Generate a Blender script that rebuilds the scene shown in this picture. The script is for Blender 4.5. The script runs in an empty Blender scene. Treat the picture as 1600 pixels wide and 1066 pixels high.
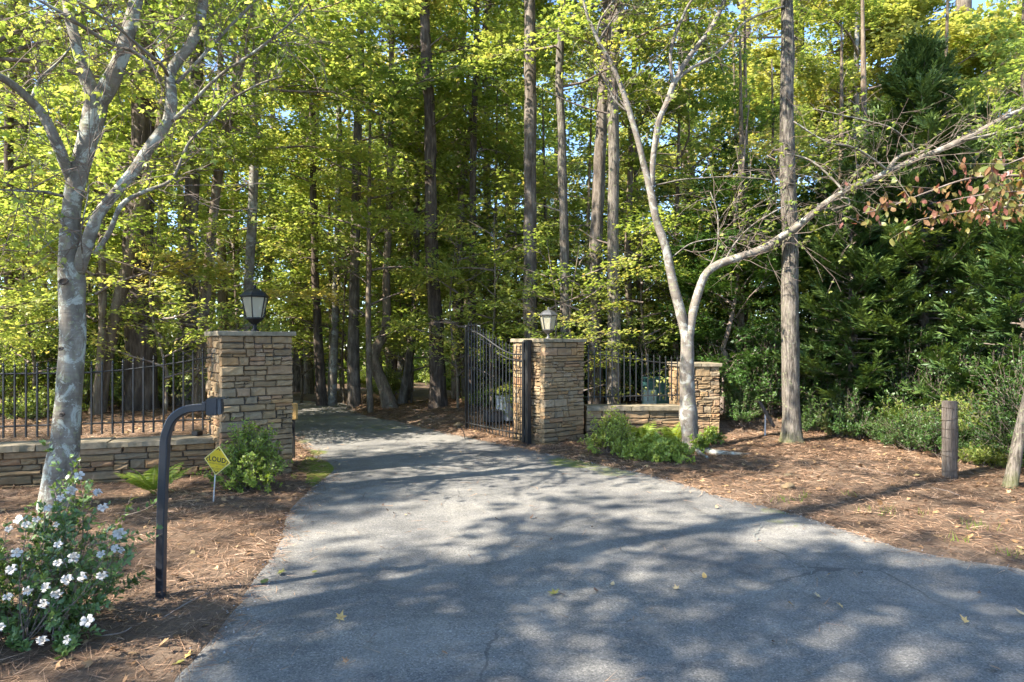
import bpy, bmesh, math, random
import numpy as np
from mathutils import Vector, Matrix

S = bpy.context.scene
COL = S.collection
R = math.radians

# ------------------------------------------------------------------ camera, sky, sun, exposure
CAMZ = 1.75
FP = 1000.0 / 1600.0
cam = bpy.data.cameras.new("camera"); camo = bpy.data.objects.new("camera", cam); COL.objects.link(camo)
cam.sensor_width = 36; cam.lens = 36 * FP; cam.clip_start = .05; cam.clip_end = 900
camo.location = (0, 0, CAMZ); camo.rotation_euler = (R(90), 0, 0); S.camera = camo

SUN_DIR = Vector((-.89, -.455, 0)).normalized()
SUN_EL = R(44)
W = bpy.data.worlds.new("World"); S.world = W; W.use_nodes = True
nt = W.node_tree; nt.nodes.clear()
sk = nt.nodes.new('ShaderNodeTexSky'); sk.sky_type = 'NISHITA'; sk.sun_disc = False
sk.sun_elevation = SUN_EL; sk.sun_rotation = math.atan2(SUN_DIR.x, SUN_DIR.y) % (2 * math.pi)
sk.air_density = .8; sk.dust_density = .15; sk.ozone_density = 3.6
bg = nt.nodes.new('ShaderNodeBackground'); bg.inputs[1].default_value = .145
wo = nt.nodes.new('ShaderNodeOutputWorld')
nt.links.new(sk.outputs[0], bg.inputs[0]); nt.links.new(bg.outputs[0], wo.inputs[0])
sl = bpy.data.lights.new("sun", 'SUN'); sl.energy = 5.0; sl.angle = R(.53); sl.color = (1, .93, .82)
so = bpy.data.objects.new("sun", sl); COL.objects.link(so)
sd = (SUN_DIR * math.cos(SUN_EL) + Vector((0, 0, math.sin(SUN_EL))))
so.rotation_euler = sd.to_track_quat('Z', 'Y').to_euler(); so.location = sd * 60
S.view_settings.view_transform = 'Standard'; S.view_settings.look = 'None'
S.view_settings.gamma = 1; S.view_settings.exposure = 2.12; S.view_settings.use_curve_mapping = False
S.render.engine = 'CYCLES'
cy = S.cycles
cy.max_bounces = 7; cy.diffuse_bounces = 4; cy.glossy_bounces = 2; cy.transmission_bounces = 5
cy.transparent_max_bounces = 4; cy.caustics_reflective = False; cy.caustics_refractive = False
cy.use_adaptive_sampling = True; cy.adaptive_threshold = .02
cy.use_denoising = True
cy.sample_clamp_indirect = 6

# ------------------------------------------------------------------ maths helpers
def P(px, py, d):
    return np.array([(px - 800) / 1000 * d, d, CAMZ - (py - 533) / 1000 * d])
def G(px, py, z=0.0):
    d = (CAMZ - z) * 1000 / (py - 533)
    return np.array([(px - 800) / 1000 * d, d, z])

def _hash(ix, iy, iz, seed):
    n = (ix.astype(np.int64) * 374761393 + iy.astype(np.int64) * 668265263 + iz.astype(np.int64) * 2147483647 + seed * 144665) & 0xffffffff
    n = ((n ^ (n >> 13)) * 1274126177) & 0xffffffff
    n = (n ^ (n >> 16)) & 0xffffff
    return n / float(0xffffff) * 2 - 1
def noise3(p, s=1.0, seed=0):
    p = np.asarray(p, float) * s
    i = np.floor(p).astype(np.int64); f = p - i; f = f * f * (3 - 2 * f)
    out = 0
    for dx in (0, 1):
        wx = f[..., 0] if dx else 1 - f[..., 0]
        for dy in (0, 1):
            wy = f[..., 1] if dy else 1 - f[..., 1]
            for dz in (0, 1):
                wz = f[..., 2] if dz else 1 - f[..., 2]
                out = out + wx * wy * wz * _hash(i[..., 0] + dx, i[..., 1] + dy, i[..., 2] + dz, seed)
    return out
def fbm(p, s=1.0, seed=0, o=3):
    r = 0; a = 1
    for k in range(o):
        r = r + a * noise3(p, s, seed + k); s *= 2.1; a *= .5
    return r
def smooth(a, b, x):
    t = np.clip((x - a) / (b - a), 0, 1); return t * t * (3 - 2 * t)
def crspline(pts, step):
    """pts: (n,k) rows; returns points along a Catmull-Rom curve about `step` apart"""
    pts = np.asarray(pts, float)
    if len(pts) == 2:
        n = max(2, int(np.linalg.norm(pts[1, :3] - pts[0, :3]) / step) + 1)
        t = np.linspace(0, 1, n)[:, None]; return pts[0] * (1 - t) + pts[1] * t
    q = np.vstack([2 * pts[0] - pts[1], pts, 2 * pts[-1] - pts[-2]])
    out = []
    for i in range(1, len(q) - 2):
        L = np.linalg.norm(q[i + 1, :3] - q[i, :3]); n = max(1, int(round(L / step)))
        t = np.arange(n)[:, None] / n
        a, b, c, d = q[i - 1], q[i], q[i + 1], q[i + 2]
        out.append(.5 * (2 * b + (c - a) * t + (2 * a - 5 * b + 4 * c - d) * t ** 2 + (3 * b - 3 * c + d - a) * t ** 3))
    out.append(q[-2][None]); return np.vstack(out)
def norm(v):
    v = np.asarray(v, float); return v / (np.linalg.norm(v, axis=-1, keepdims=True) + 1e-12)

class MB:
    """collects triangles/quads with a per-vertex tint and per-face material"""
    def __init__(s): s.V = []; s.F3 = []; s.F4 = []; s.T = []; s.n = 0; s.M3 = []; s.M4 = []
    def add(s, V, F, tint=0.5, mi=0):
        V = np.asarray(V, float).reshape(-1, 3); F = np.asarray(F, int)
        s.V.append(V); s.T.append(np.broadcast_to(np.asarray(tint, float), (len(V),)).copy())
        if F.shape[1] == 3: s.F3.append(F + s.n); s.M3.append(np.full(len(F), mi))
        else: s.F4.append(F + s.n); s.M4.append(np.full(len(F), mi))
        s.n += len(V)
    def mesh(s, name, mats, smooth_=False):
        me = bpy.data.meshes.new(name)
        V = np.vstack(s.V) if s.V else np.zeros((0, 3))
        f3 = np.vstack(s.F3) if s.F3 else np.zeros((0, 3), int); f4 = np.vstack(s.F4) if s.F4 else np.zeros((0, 4), int)
        me.vertices.add(len(V)); me.vertices.foreach_set('co', V.astype(np.float32).ravel())
        nl = f3.size + f4.size; me.loops.add(nl)
        me.loops.foreach_set('vertex_index', np.concatenate([f3.ravel(), f4.ravel()]).astype(np.int32))
        nf = len(f3) + len(f4); me.polygons.add(nf)
        st = np.concatenate([np.arange(len(f3)) * 3, f3.size + np.arange(len(f4)) * 4]).astype(np.int32)
        me.polygons.foreach_set('loop_start', st)
        mi = np.concatenate(([np.concatenate(s.M3)] if s.M3 else []) + ([np.concatenate(s.M4)] if s.M4 else [])) if nf else np.zeros(0)
        me.polygons.foreach_set('material_index', mi.astype(np.int32))
        me.polygons.foreach_set('use_smooth', np.full(nf, smooth_))
        a = me.attributes.new('tint', 'FLOAT', 'POINT'); a.data.foreach_set('value', np.concatenate(s.T).astype(np.float32) if s.T else np.zeros(0, np.float32))
        me.update(calc_edges=True)
        for m in (mats if isinstance(mats, (list, tuple)) else [mats]): me.materials.append(m)
        return me

def tube_arrays(path, rad, n=8, bumps=None, seed=0, cap=True):
    path = np.asarray(path, float); rad = np.broadcast_to(np.asarray(rad, float), (len(path),))
    d = np.gradient(path, axis=0); d = norm(d)
    up = np.array([0, 0, 1.]) if abs(d[0][2]) < .9 else np.array([1., 0, 0])
    U = np.zeros_like(path); u = norm(np.cross(up, d[0]))
    for i in range(len(path)):
        u = u - d[i] * np.dot(u, d[i]); u = u / (np.linalg.norm(u) + 1e-12); U[i] = u
    Wv = np.cross(d, U)
    a = np.arange(n) * 2 * math.pi / n
    ring = U[:, None] * np.cos(a)[None, :, None] + Wv[:, None] * np.sin(a)[None, :, None]
    r = rad[:, None] * np.ones((1, n))
    if bumps is not None: r = r * (1 + bumps(path, a, ring))
    V = (path[:, None] + ring * r[..., None]).reshape(-1, 3)
    m = len(path); i = np.arange(m - 1)[:, None] * n; j = np.arange(n)[None, :]; k = (j + 1) % n
    F = np.stack([i + j, i + k, i + n + k, i + n + j], -1).reshape(-1, 4)
    if cap:
        V = np.vstack([V, path[0], path[-1]]); c0 = len(V) - 2
        F3 = [(c0, (q + 1) % n, q) for q in range(n)] + [(c0 + 1, (m - 1) * n + q, (m - 1) * n + (q + 1) % n) for q in range(n)]
        return V, F, np.array(F3)
    return V, F, None
def add_tube(mb, path, rad, n=8, bumps=None, tint=.5, mi=0, cap=True):
    V, F, F3 = tube_arrays(path, rad, n, bumps, cap=cap)
    b = mb.n; mb.add(V, F, tint, mi)
    if F3 is not None: mb.F3.append(F3 + b); mb.M3.append(np.full(len(F3), mi))
def add_box(mb, c, sx, sy, sz, rot=0, tint=.5, mi=0):
    c = np.array(c, float); q = np.array([[x, y, z] for x in (-.5, .5) for y in (-.5, .5) for z in (-.5, .5)]) * [sx, sy, sz]
    ca, sa = math.cos(rot), math.sin(rot)
    q = np.stack([q[:, 0] * ca - q[:, 1] * sa, q[:, 0] * sa + q[:, 1] * ca, q[:, 2]], 1) + c
    mb.add(q, [(0, 1, 3, 2), (4, 6, 7, 5), (0, 4, 5, 1), (2, 3, 7, 6), (0, 2, 6, 4), (1, 5, 7, 3)], tint, mi)
def add_lathe(mb, prof, c=(0, 0, 0), n=24, phase=0, mi=0):
    c = np.array(c, float); a = phase + np.arange(n) * 2 * math.pi / n
    V = np.array([[r * np.cos(t) + c[0], r * np.sin(t) + c[1], z + c[2]] for r, z in prof for t in a])
    m = len(prof); i = np.arange(m - 1)[:, None] * n; j = np.arange(n)[None, :]; k = (j + 1) % n
    mb.add(V, np.stack([i + j, i + k, i + n + k, i + n + j], -1).reshape(-1, 4), .5, mi)

# ------------------------------------------------------------------ objects
def link(name, me, parent=None, loc=None):
    o = bpy.data.objects.new(name, me); COL.objects.link(o)
    if parent is not None: o.parent = parent
    if loc is not None: o.location = loc
    return o
def tag(o, label=None, cat=None, group=None, kind=None):
    if label: o['label'] = label
    if cat: o['category'] = cat
    if group: o['group'] = group
    if kind: o['kind'] = kind
    return o
def thing(name, label, cat, loc=(0, 0, 0), group=None, rz=0):
    o = bpy.data.objects.new(name, None); COL.objects.link(o); o.location = loc; o.rotation_euler = (0, 0, rz)
    o.empty_display_size = .2
    return tag(o, label, cat, group)
def children_of(o): return [c for c in bpy.data.objects if c.parent is o]

# ------------------------------------------------------------------ materials
def newmat(name):
    m = bpy.data.materials.new(name); m.use_nodes = True; m.node_tree.nodes.clear()
    nt = m.node_tree; o = nt.nodes.new('ShaderNodeOutputMaterial'); return m, nt, o
def N(nt, t, **kw):
    n = nt.nodes.new(t)
    for k, v in kw.items():
        if k.startswith('i_'):
            key = k[2:]; key = int(key) if key.isdigit() else key.replace('_', ' ')
            n.inputs[key].default_value = v
        else: setattr(n, k, v)
    return n
def ramp(nt, fac, stops, interp='LINEAR'):
    r = nt.nodes.new('ShaderNodeValToRGB'); cr = r.color_ramp; cr.interpolation = interp
    while len(cr.elements) < len(stops): cr.elements.new(.5)
    for e, (p, c) in zip(cr.elements, stops): e.position = p; e.color = (*c, 1)
    nt.links.new(fac, r.inputs[0]); return r.outputs[0]
def coords(nt, scale=(1, 1, 1), obj=True):
    tc = nt.nodes.new('ShaderNodeTexCoord'); mp = nt.nodes.new('ShaderNodeMapping'); mp.inputs['Scale'].default_value = scale
    nt.links.new(tc.outputs['Object' if obj else 'Generated'], mp.inputs[0]); return mp.outputs[0]
def wcoords(nt, scale=(1, 1, 1)):
    g = nt.nodes.new('ShaderNodeNewGeometry'); mp = nt.nodes.new('ShaderNodeMapping'); mp.inputs['Scale'].default_value = scale
    nt.links.new(g.outputs['Position'], mp.inputs[0]); return mp.outputs[0]
def noi(nt, vec, scale, detail=4, rough=.55, dist=0):
    n = N(nt, 'ShaderNodeTexNoise'); n.inputs['Scale'].default_value = scale; n.inputs['Detail'].default_value = detail
    n.inputs['Roughness'].default_value = rough; n.inputs['Distortion'].default_value = dist
    nt.links.new(vec, n.inputs['Vector']); return n.outputs['Fac']
def mix(nt, fac, a, b, mode='MIX'):
    m = nt.nodes.new('ShaderNodeMix'); m.data_type = 'RGBA'; m.blend_type = mode
    for s, v in ((0, fac), (6, a), (7, b)):
        if hasattr(v, 'node'): nt.links.new(v, m.inputs[s])
        elif s == 0: m.inputs[s].default_value = v
        else: m.inputs[s].default_value = (*v, 1)
    return m.outputs[2]
def mth(nt, op, a, b=0.0, clamp=False):
    m = nt.nodes.new('ShaderNodeMath'); m.operation = op; m.use_clamp = clamp
    for s, v in ((0, a), (1, b)):
        if hasattr(v, 'node'): nt.links.new(v, m.inputs[s])
        else: m.inputs[s].default_value = v
    return m.outputs[0]
def finish(nt, o, col, rough=.8, bump=None, bstr=.5, bdist=.01, spec=.3, metal=0):
    p = N(nt, 'ShaderNodeBsdfPrincipled')
    for s, v in (('Base Color', col), ('Roughness', rough)):
        if hasattr(v, 'node'): nt.links.new(v, p.inputs[s])
        else: p.inputs[s].default_value = (*v, 1) if s == 'Base Color' else v
    p.inputs['Specular IOR Level'].default_value = spec; p.inputs['Metallic'].default_value = metal
    if bump is not None:
        b = N(nt, 'ShaderNodeBump'); b.inputs['Strength'].default_value = bstr; b.inputs['Distance'].default_value = bdist
        nt.links.new(bump, b.inputs['Height']); nt.links.new(b.outputs[0], p.inputs['Normal'])
    nt.links.new(p.outputs[0], o.inputs[0]); return p
def attr(nt, name='tint'):
    a = nt.nodes.new('ShaderNodeAttribute'); a.attribute_name = name; return a.outputs['Fac']
def objrand(nt): return nt.nodes.new('ShaderNodeObjectInfo').outputs['Random']

def mat_leaf(name, stops, trans=.4, rough=.42, tmul=(1.5, 1.35, .6), var=.12, spec=.35):
    m, nt, o = newmat(name)
    f = mth(nt, 'ADD', attr(nt), mth(nt, 'MULTIPLY', mth(nt, 'SUBTRACT', objrand(nt), .5), var * 2), True)
    c = ramp(nt, f, stops)
    p = N(nt, 'ShaderNodeBsdfPrincipled'); p.inputs['Roughness'].default_value = rough; p.inputs['Specular IOR Level'].default_value = spec
    nt.links.new(c, p.inputs['Base Color'])
    t = N(nt, 'ShaderNodeBsdfTranslucent'); nt.links.new(mix(nt, 1.0, c, tmul, 'MULTIPLY'), t.inputs[0])
    x = N(nt, 'ShaderNodeMixShader'); x.inputs[0].default_value = trans
    nt.links.new(p.outputs[0], x.inputs[1]); nt.links.new(t.outputs[0], x.inputs[2]); nt.links.new(x.outputs[0], o.inputs[0])
    return m
LEAF = mat_leaf('broad_leaf', [(0, (.088, .138, .034)), (.35, (.175, .238, .054)), (.7, (.275, .32, .082)), (.92, (.39, .385, .12)), (1, (.45, .37, .12))], trans=.58, tmul=(1.42, 1.4, .85))
LEAF_DARK = mat_leaf('dark_leaf', [(0, (.02, .05, .012)), (.5, (.045, .095, .018)), (1, (.10, .17, .03))], trans=.3)
LEAF_PALE = mat_leaf('pale_leaf', [(0, (.19, .24, .08)), (.5, (.30, .34, .13)), (1, (.42, .41, .18))], trans=.5)
NEEDLE = mat_leaf('pine_needle', [(0, (.12, .16, .04)), (.5, (.24, .27, .08)), (1, (.40, .38, .15))], trans=.3)
CEDAR = mat_leaf('cedar_leaf', [(0, (.022, .048, .015)), (.6, (.05, .095, .024)), (1, (.13, .19, .045))], trans=.22)
BOX = mat_leaf('boxwood_leaf', [(0, (.08, .14, .02)), (.5, (.18, .26, .04)), (1, (.38, .43, .09))], trans=.35)
FERN = mat_leaf('fern_leaf', [(0, (.10, .17, .025)), (.5, (.20, .28, .04)), (1, (.36, .38, .07))], trans=.45)
AZ = mat_leaf('azalea_leaf', [(0, (.05, .095, .028)), (.6, (.095, .16, .045)), (1, (.20, .26, .07))], trans=.2, rough=.35, spec=.5)
RED = mat_leaf('dogwood_leaf', [(0, (.12, .15, .04)), (.5, (.19, .17, .05)), (.72, (.21, .125, .055)), (1, (.20, .08, .06))], trans=.4, tmul=(1.5, 1.2, .8), var=.5)
PETAL = mat_leaf('white_petal', [(0, (.50, .48, .45)), (1, (.64, .61, .56))], trans=.3, tmul=(1, 1, 1), rough=.6)
LITTER = mat_leaf('dead_leaf', [(0, (.13, .07, .035)), (.4, (.28, .16, .075)), (.75, (.36, .24, .12)), (1, (.46, .34, .14))], trans=.15, tmul=(1, 1, 1), rough=.6, var=.0)
STRAW = mat_leaf('straw', [(0, (.05, .025, .014)), (.5, (.20, .112, .064)), (1, (.42, .275, .175))], trans=.05, tmul=(1, 1, 1), rough=.6, var=0)

def mat_bark(name, stops, scale=(9, 9, 1.6), lichen=None, lich_scale=7, lich_lo=.55, bstr=.7, bdist=.02, moss=False, bands=False):
    m, nt, o = newmat(name)
    v = wcoords(nt, scale); a = noi(nt, v, 1.6, 8, .65, .4)
    v2 = wcoords(nt, (1, 1, 1)); b = noi(nt, v2, 3.0, 5, .6)
    f = mth(nt, 'ADD', mth(nt, 'MULTIPLY', a, .75), mth(nt, 'MULTIPLY', b, .25))
    c = ramp(nt, f, stops)
    h = a
    if bands:
        vb = wcoords(nt, (3, 3, 34)); bb = noi(nt, vb, 1.2, 4, .6, .3)
        c = mix(nt, mth(nt, 'MULTIPLY', ramp(nt, bb, [(.5, (0, 0, 0)), (.62, (1, 1, 1))]), .45), c, (.13, .10, .085))
        h = mth(nt, 'ADD', mth(nt, 'MULTIPLY', a, .5), mth(nt, 'MULTIPLY', bb, -.5))
    if lichen:
        l = noi(nt, v2, lich_scale, 8, .75, .8)
        msk = ramp(nt, l, [(lich_lo, (0, 0, 0)), (lich_lo + .06, (1, 1, 1))])
        c = mix(nt, mth(nt, 'MULTIPLY', msk, .85), c, lichen)
        l2 = noi(nt, wcoords(nt, (1, 1, 1)), lich_scale * 2.7, 6, .7, .5)
        c = mix(nt, mth(nt, 'MULTIPLY', ramp(nt, l2, [(.57, (0, 0, 0)), (.63, (1, 1, 1))]), .55), c, (.22, .24, .13))
    if moss:
        g = N(nt, 'ShaderNodeNewGeometry'); s = N(nt, 'ShaderNodeSeparateXYZ'); nt.links.new(g.outputs['Position'], s.inputs[0])
        mm = mth(nt, 'SUBTRACT', .38, mth(nt, 'ADD', s.outputs[2], mth(nt, 'MULTIPLY', mth(nt, 'SUBTRACT', b, .5), .9)))
        c = mix(nt, mth(nt, 'MULTIPLY', mm, 1.6, True), c, (.13, .14, .03))
    finish(nt, o, c, .9, h, bstr, bdist, .2); return m
BARK_DARK = mat_bark('bark_dark_pine', [(.3, (.018, .013, .010)), (.48, (.065, .048, .036)), (.62, (.14, .11, .085)), (.75, (.24, .20, .16))], scale=(8, 8, 1.6), bstr=.9, bdist=.03)
BARK_RED = mat_bark('bark_red_pine', [(.3, (.028, .022, .017)), (.48, (.10, .08, .062)), (.62, (.21, .175, .14)), (.75, (.33, .28, .235))], scale=(8, 8, 1.8), bstr=.9, bdist=.03)
BARK_GREY = mat_bark('bark_grey', [(.36, (.022, .018, .014)), (.46, (.075, .063, .05)), (.55, (.15, .127, .103)), (.7, (.24, .21, .175))], scale=(26, 26, 3.4), lichen=(.19, .19, .155), lich_lo=.62, bstr=1.0, bdist=.012, moss=True)
BARK_PALE = mat_bark('bark_pale_smooth', [(.30, (.045, .038, .03)), (.44, (.115, .098, .08)), (.58, (.20, .172, .14)), (.76, (.285, .255, .215))], scale=(5, 5, 2.5), lichen=(.29, .285, .25), lich_scale=5, lich_lo=.52, bstr=.7, bdist=.012, bands=True)
BARK_CHERRY = mat_bark('bark_cherry', [(.28, (.055, .047, .036)), (.42, (.12, .105, .082)), (.55, (.195, .175, .14)), (.72, (.31, .285, .235))], scale=(5, 5, 2), lichen=(.36, .38, .33), lich_scale=6, lich_lo=.52, bstr=1.0, bdist=.018, bands=True)
BARK_TWIG = mat_bark('bark_twig', [(.3, (.08, .06, .045)), (.5, (.17, .13, .105)), (.7, (.27, .23, .2))], scale=(6, 6, 3), bstr=.3)
BARK_MID = mat_bark('bark_brown', [(.3, (.045, .032, .022)), (.48, (.12, .088, .062)), (.62, (.21, .165, .12)), (.75, (.33, .28, .22))], scale=(12, 12, 2), bstr=.7, lichen=(.26, .26, .2), lich_lo=.6)

def mat_stone():
    m, nt, o = newmat('field_stone')
    r = objrand(nt); tt = attr(nt)
    f = mth(nt, 'FRACT', mth(nt, 'ADD', r, mth(nt, 'MULTIPLY', tt, 7.31)))
    base = ramp(nt, f, [(0, (.20, .165, .125)), (.18, (.29, .235, .165)), (.36, (.255, .20, .15)), (.5, (.34, .285, .21)), (.63, (.24, .22, .19)), (.76, (.36, .26, .155)), (.88, (.29, .20, .145)), (1, (.31, .28, .24))])
    v = wcoords(nt); a = noi(nt, v, 9, 7, .65, .4); b = noi(nt, wcoords(nt, (1, 1, 4)), 24, 6, .7)
    c = mix(nt, .55, base, ramp(nt, a, [(.3, (.32, .27, .22)), (.5, (.62, .56, .48)), (.7, (.95, .88, .78))]), 'MULTIPLY')
    c = mix(nt, 1.0, c, (1.12, .98, .77), 'MULTIPLY')
    g_ = N(nt, 'ShaderNodeNewGeometry'); s_ = N(nt, 'ShaderNodeSeparateXYZ'); nt.links.new(g_.outputs['Position'], s_.inputs[0])
    dirt = mth(nt, 'SUBTRACT', mth(nt, 'ADD', .16, mth(nt, 'MULTIPLY', noi(nt, v, 3.2, 6, .7), .35)), s_.outputs[2])
    c = mix(nt, mth(nt, 'MULTIPLY', mth(nt, 'MULTIPLY', dirt, 3.5, True), .6), c, (.085, .065, .035))
    wst = noi(nt, wcoords(nt, (7, 7, .7)), 1.5, 5, .65, .3); c = mix(nt, mth(nt, 'MULTIPLY', ramp(nt, wst, [(.54, (0, 0, 0)), (.66, (1, 1, 1))]), .4), c, (.10, .09, .065))
    c = mix(nt, mth(nt, 'MULTIPLY', ramp(nt, noi(nt, v, 4, 6, .7, .6), [(.56, (0, 0, 0)), (.64, (1, 1, 1))]), .4), c, (.12, .105, .06))
    h = mth(nt, 'ADD', a, mth(nt, 'MULTIPLY', b, .6))
    finish(nt, o, c, .9, h, .75, .012, .25); return m
STONE = mat_stone()
def mat_simple(name, col, rough=.7, spec=.3, metal=0, nscale=14, amt=.25, bump=.25, bd=.004, col2=None):
    m, nt, o = newmat(name); v = wcoords(nt); a = noi(nt, v, nscale, 6, .65)
    c2 = col2 or tuple(x * (1 - amt) for x in col)
    c = mix(nt, ramp(nt, a, [(.35, (0, 0, 0)), (.65, (1, 1, 1))]), c2, col)
    finish(nt, o, c, rough, a, bump, bd, spec, metal); return m
CAPST = mat_simple('cap_stone', (.27, .22, .15), .9, nscale=9, col2=(.13, .11, .07), bump=.7, bd=.01)
MORTAR = mat_simple('mortar_core', (.06, .05, .04), .95)
IRON = mat_simple('black_iron', (.018, .018, .018), .45, spec=.5, amt=.4)
LAMPBLACK = mat_simple('lamp_black_metal', (.008, .008, .009), .5, spec=.3)
LAMPGREY = mat_simple('lamp_grey_metal', (.085, .085, .088), .5, spec=.5, metal=.3, amt=.4)
POSTPAINT = mat_simple('dark_blue_paint', (.016, .018, .024), .45, spec=.5, nscale=60, amt=.25, bump=.12)
YELLOW = mat_simple('yellow_print', (.50, .38, .012), .5)
YEDGE = mat_simple('yellow_border', (.52, .48, .2), .5)
BLACKP = mat_simple('black_print', (.04, .045, .02), .6)
DIMP = mat_simple('olive_print', (.22, .19, .03), .6)
WHITEM = mat_simple('white_metal_wire', (.55, .52, .48), .5)
TAN = mat_simple('tan_board', (.42, .26, .09), .7)
PALEGREY = mat_simple('pale_painted_metal', (.62, .62, .62), .6)
TEAL = mat_simple('teal_painted_metal', (.05, .13, .11), .5, nscale=5)
TEALLID = mat_simple('pale_teal_panel', (.42, .52, .48), .5)
WEATHER = mat_bark('weathered_wood', [(.3, (.03, .024, .02)), (.5, (.10, .08, .065)), (.7, (.20, .175, .145))], scale=(30, 30, 2.5), bstr=.7, bdist=.008)
WIRE = mat_simple('rusty_wire', (.10, .075, .055), .7)
def mat_glass():
    m, nt, o = newmat('seeded_glass')
    v = wcoords(nt, (1, 1, .3)); a = noi(nt, v, 26, 3, .5)
    p = finish(nt, o, (.44, .41, .30), .25, a, .25, .01, .6)
    t = N(nt, 'ShaderNodeBsdfTransparent'); x = N(nt, 'ShaderNodeMixShader'); x.inputs[0].default_value = .5
    nt.links.new(t.outputs[0], x.inputs[1]); nt.links.new(p.outputs[0], x.inputs[2]); nt.links.new(x.outputs[0], o.inputs[0]); return m
GLASS = mat_glass()

def mat_ground():
    m, nt, o = newmat('pine_straw_ground')
    v = wcoords(nt); a = noi(nt, v, .9, 6, .6, .3); b = noi(nt, v, 7, 7, .7, .5); c_ = noi(nt, wcoords(nt, (1, 1, 1)), 38, 5, .7, 1.5)
    w1 = noi(nt, wcoords(nt, (6, 60, 6)), 1.0, 5, .7, 1.2); w2 = noi(nt, wcoords(nt, (55, 8, 8)), 1.0, 5, .7, 1.2)
    f = mth(nt, 'ADD', mth(nt, 'MULTIPLY', mth(nt, 'ADD', w1, w2), .3), mth(nt, 'MULTIPLY', mth(nt, 'ADD', b, c_), .2))
    c = ramp(nt, f, [(.36, (.03, .02, .014)), (.46, (.085, .056, .037)), (.54, (.15, .102, .068)), (.64, (.27, .20, .14))])
    c = mix(nt, mth(nt, 'MULTIPLY', ramp(nt, a, [(.45, (0, 0, 0)), (.62, (1, 1, 1))]), .5), c, (.19, .14, .10))
    finish(nt, o, c, .95, f, .9, .03, .1); return m
GROUND = mat_ground()

def mat_asphalt():
    m, nt, o = newmat('worn_asphalt')
    v = wcoords(nt)
    vo = N(nt, 'ShaderNodeTexVoronoi'); vo.inputs['Scale'].default_value = 120; nt.links.new(v, vo.inputs['Vector'])
    sp = N(nt, 'ShaderNodeSeparateColor'); nt.links.new(vo.outputs['Color'], sp.inputs[0])
    big = noi(nt, v, .55, 5, .6, .4); mid = noi(nt, v, 3.5, 6, .65, .3); fine = noi(nt, v, 55, 4, .7)
    f = mth(nt, 'ADD', mth(nt, 'MULTIPLY', sp.outputs[0], .45), mth(nt, 'MULTIPLY', fine, .55))
    c = ramp(nt, f, [(.2, (.075, .076, .078)), (.45, (.128, .128, .127)), (.68, (.18, .178, .172)), (.9, (.37, .36, .34))])
    c = mix(nt, .55, c, ramp(nt, mid, [(.3, (.62, .62, .62)), (.7, (1.25, 1.25, 1.25))]), 'MULTIPLY')
    c = mix(nt, .75, c, ramp(nt, big, [(.3, (.72, .72, .74)), (.7, (1.25, 1.23, 1.19))]), 'MULTIPLY')
    wv = noi(nt, wcoords(nt, (.35, 1.5, 1)), 1.2, 5, .6, .8); c = mix(nt, .8, c, ramp(nt, wv, [(.35, (.74, .75, .78)), (.5, (1, 1, 1)), (.66, (1.22, 1.2, 1.15))]), 'MULTIPLY')
    st_ = noi(nt, v, 2.3, 7, .7, 1.2); c = mix(nt, mth(nt, 'MULTIPLY', ramp(nt, st_, [(.58, (0, 0, 0)), (.66, (1, 1, 1))]), .35), c, (.06, .06, .055))
    # pale dust
    c = mix(nt, mth(nt, 'MULTIPLY', ramp(nt, noi(nt, v, 1.1, 7, .7, .6), [(.5, (0, 0, 0)), (.7, (1, 1, 1))]), .35), c, (.27, .26, .24))
    # hairline cracks
    vc = N(nt, 'ShaderNodeTexVoronoi', feature='DISTANCE_TO_EDGE'); vc.inputs['Scale'].default_value = .55
    dn = N(nt, 'ShaderNodeTexNoise'); dn.inputs['Scale'].default_value = 2.2; dn.inputs['Detail'].default_value = 6
    nt.links.new(v, dn.inputs['Vector']); vd = mix(nt, .22, v, dn.outputs['Color'], 'ADD'); nt.links.new(vd, vc.inputs['Vector'])
    ck = mth(nt, 'MULTIPLY', mth(nt, 'LESS_THAN', vc.outputs['Distance'], .0045), ramp(nt, noi(nt, v, .5, 2), [(.5, (0, 0, 0)), (.6, (1, 1, 1))]))
    c = mix(nt, mth(nt, 'MULTIPLY', ck, .6), c, (.05, .05, .05))
    c = mix(nt, 1.0, c, (1.10, 1.06, .98), 'MULTIPLY')
    # moss and damp stains: attribute written on the mesh where they grow
    mo = mth(nt, 'ADD', attr(nt), mth(nt, 'MULTIPLY', mth(nt, 'SUBTRACT', noi(nt, v, 5, 7, .75, .6), .5), 1.5))
    c = mix(nt, mth(nt, 'MULTIPLY', ramp(nt, mo, [(.5, (0, 0, 0)), (.85, (1, 1, 1))]), .9), c, (.13, .15, .028))
    h = mth(nt, 'ADD', mth(nt, 'MULTIPLY', sp.outputs[0], .5), fine)
    finish(nt, o, c, .88, h, .55, .006, .25); return m
ASPHALT = mat_asphalt()
MOSS = mat_simple('moss', (.17, .20, .02), .95, nscale=30, col2=(.07, .085, .012), bump=1, bd=.02)

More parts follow.
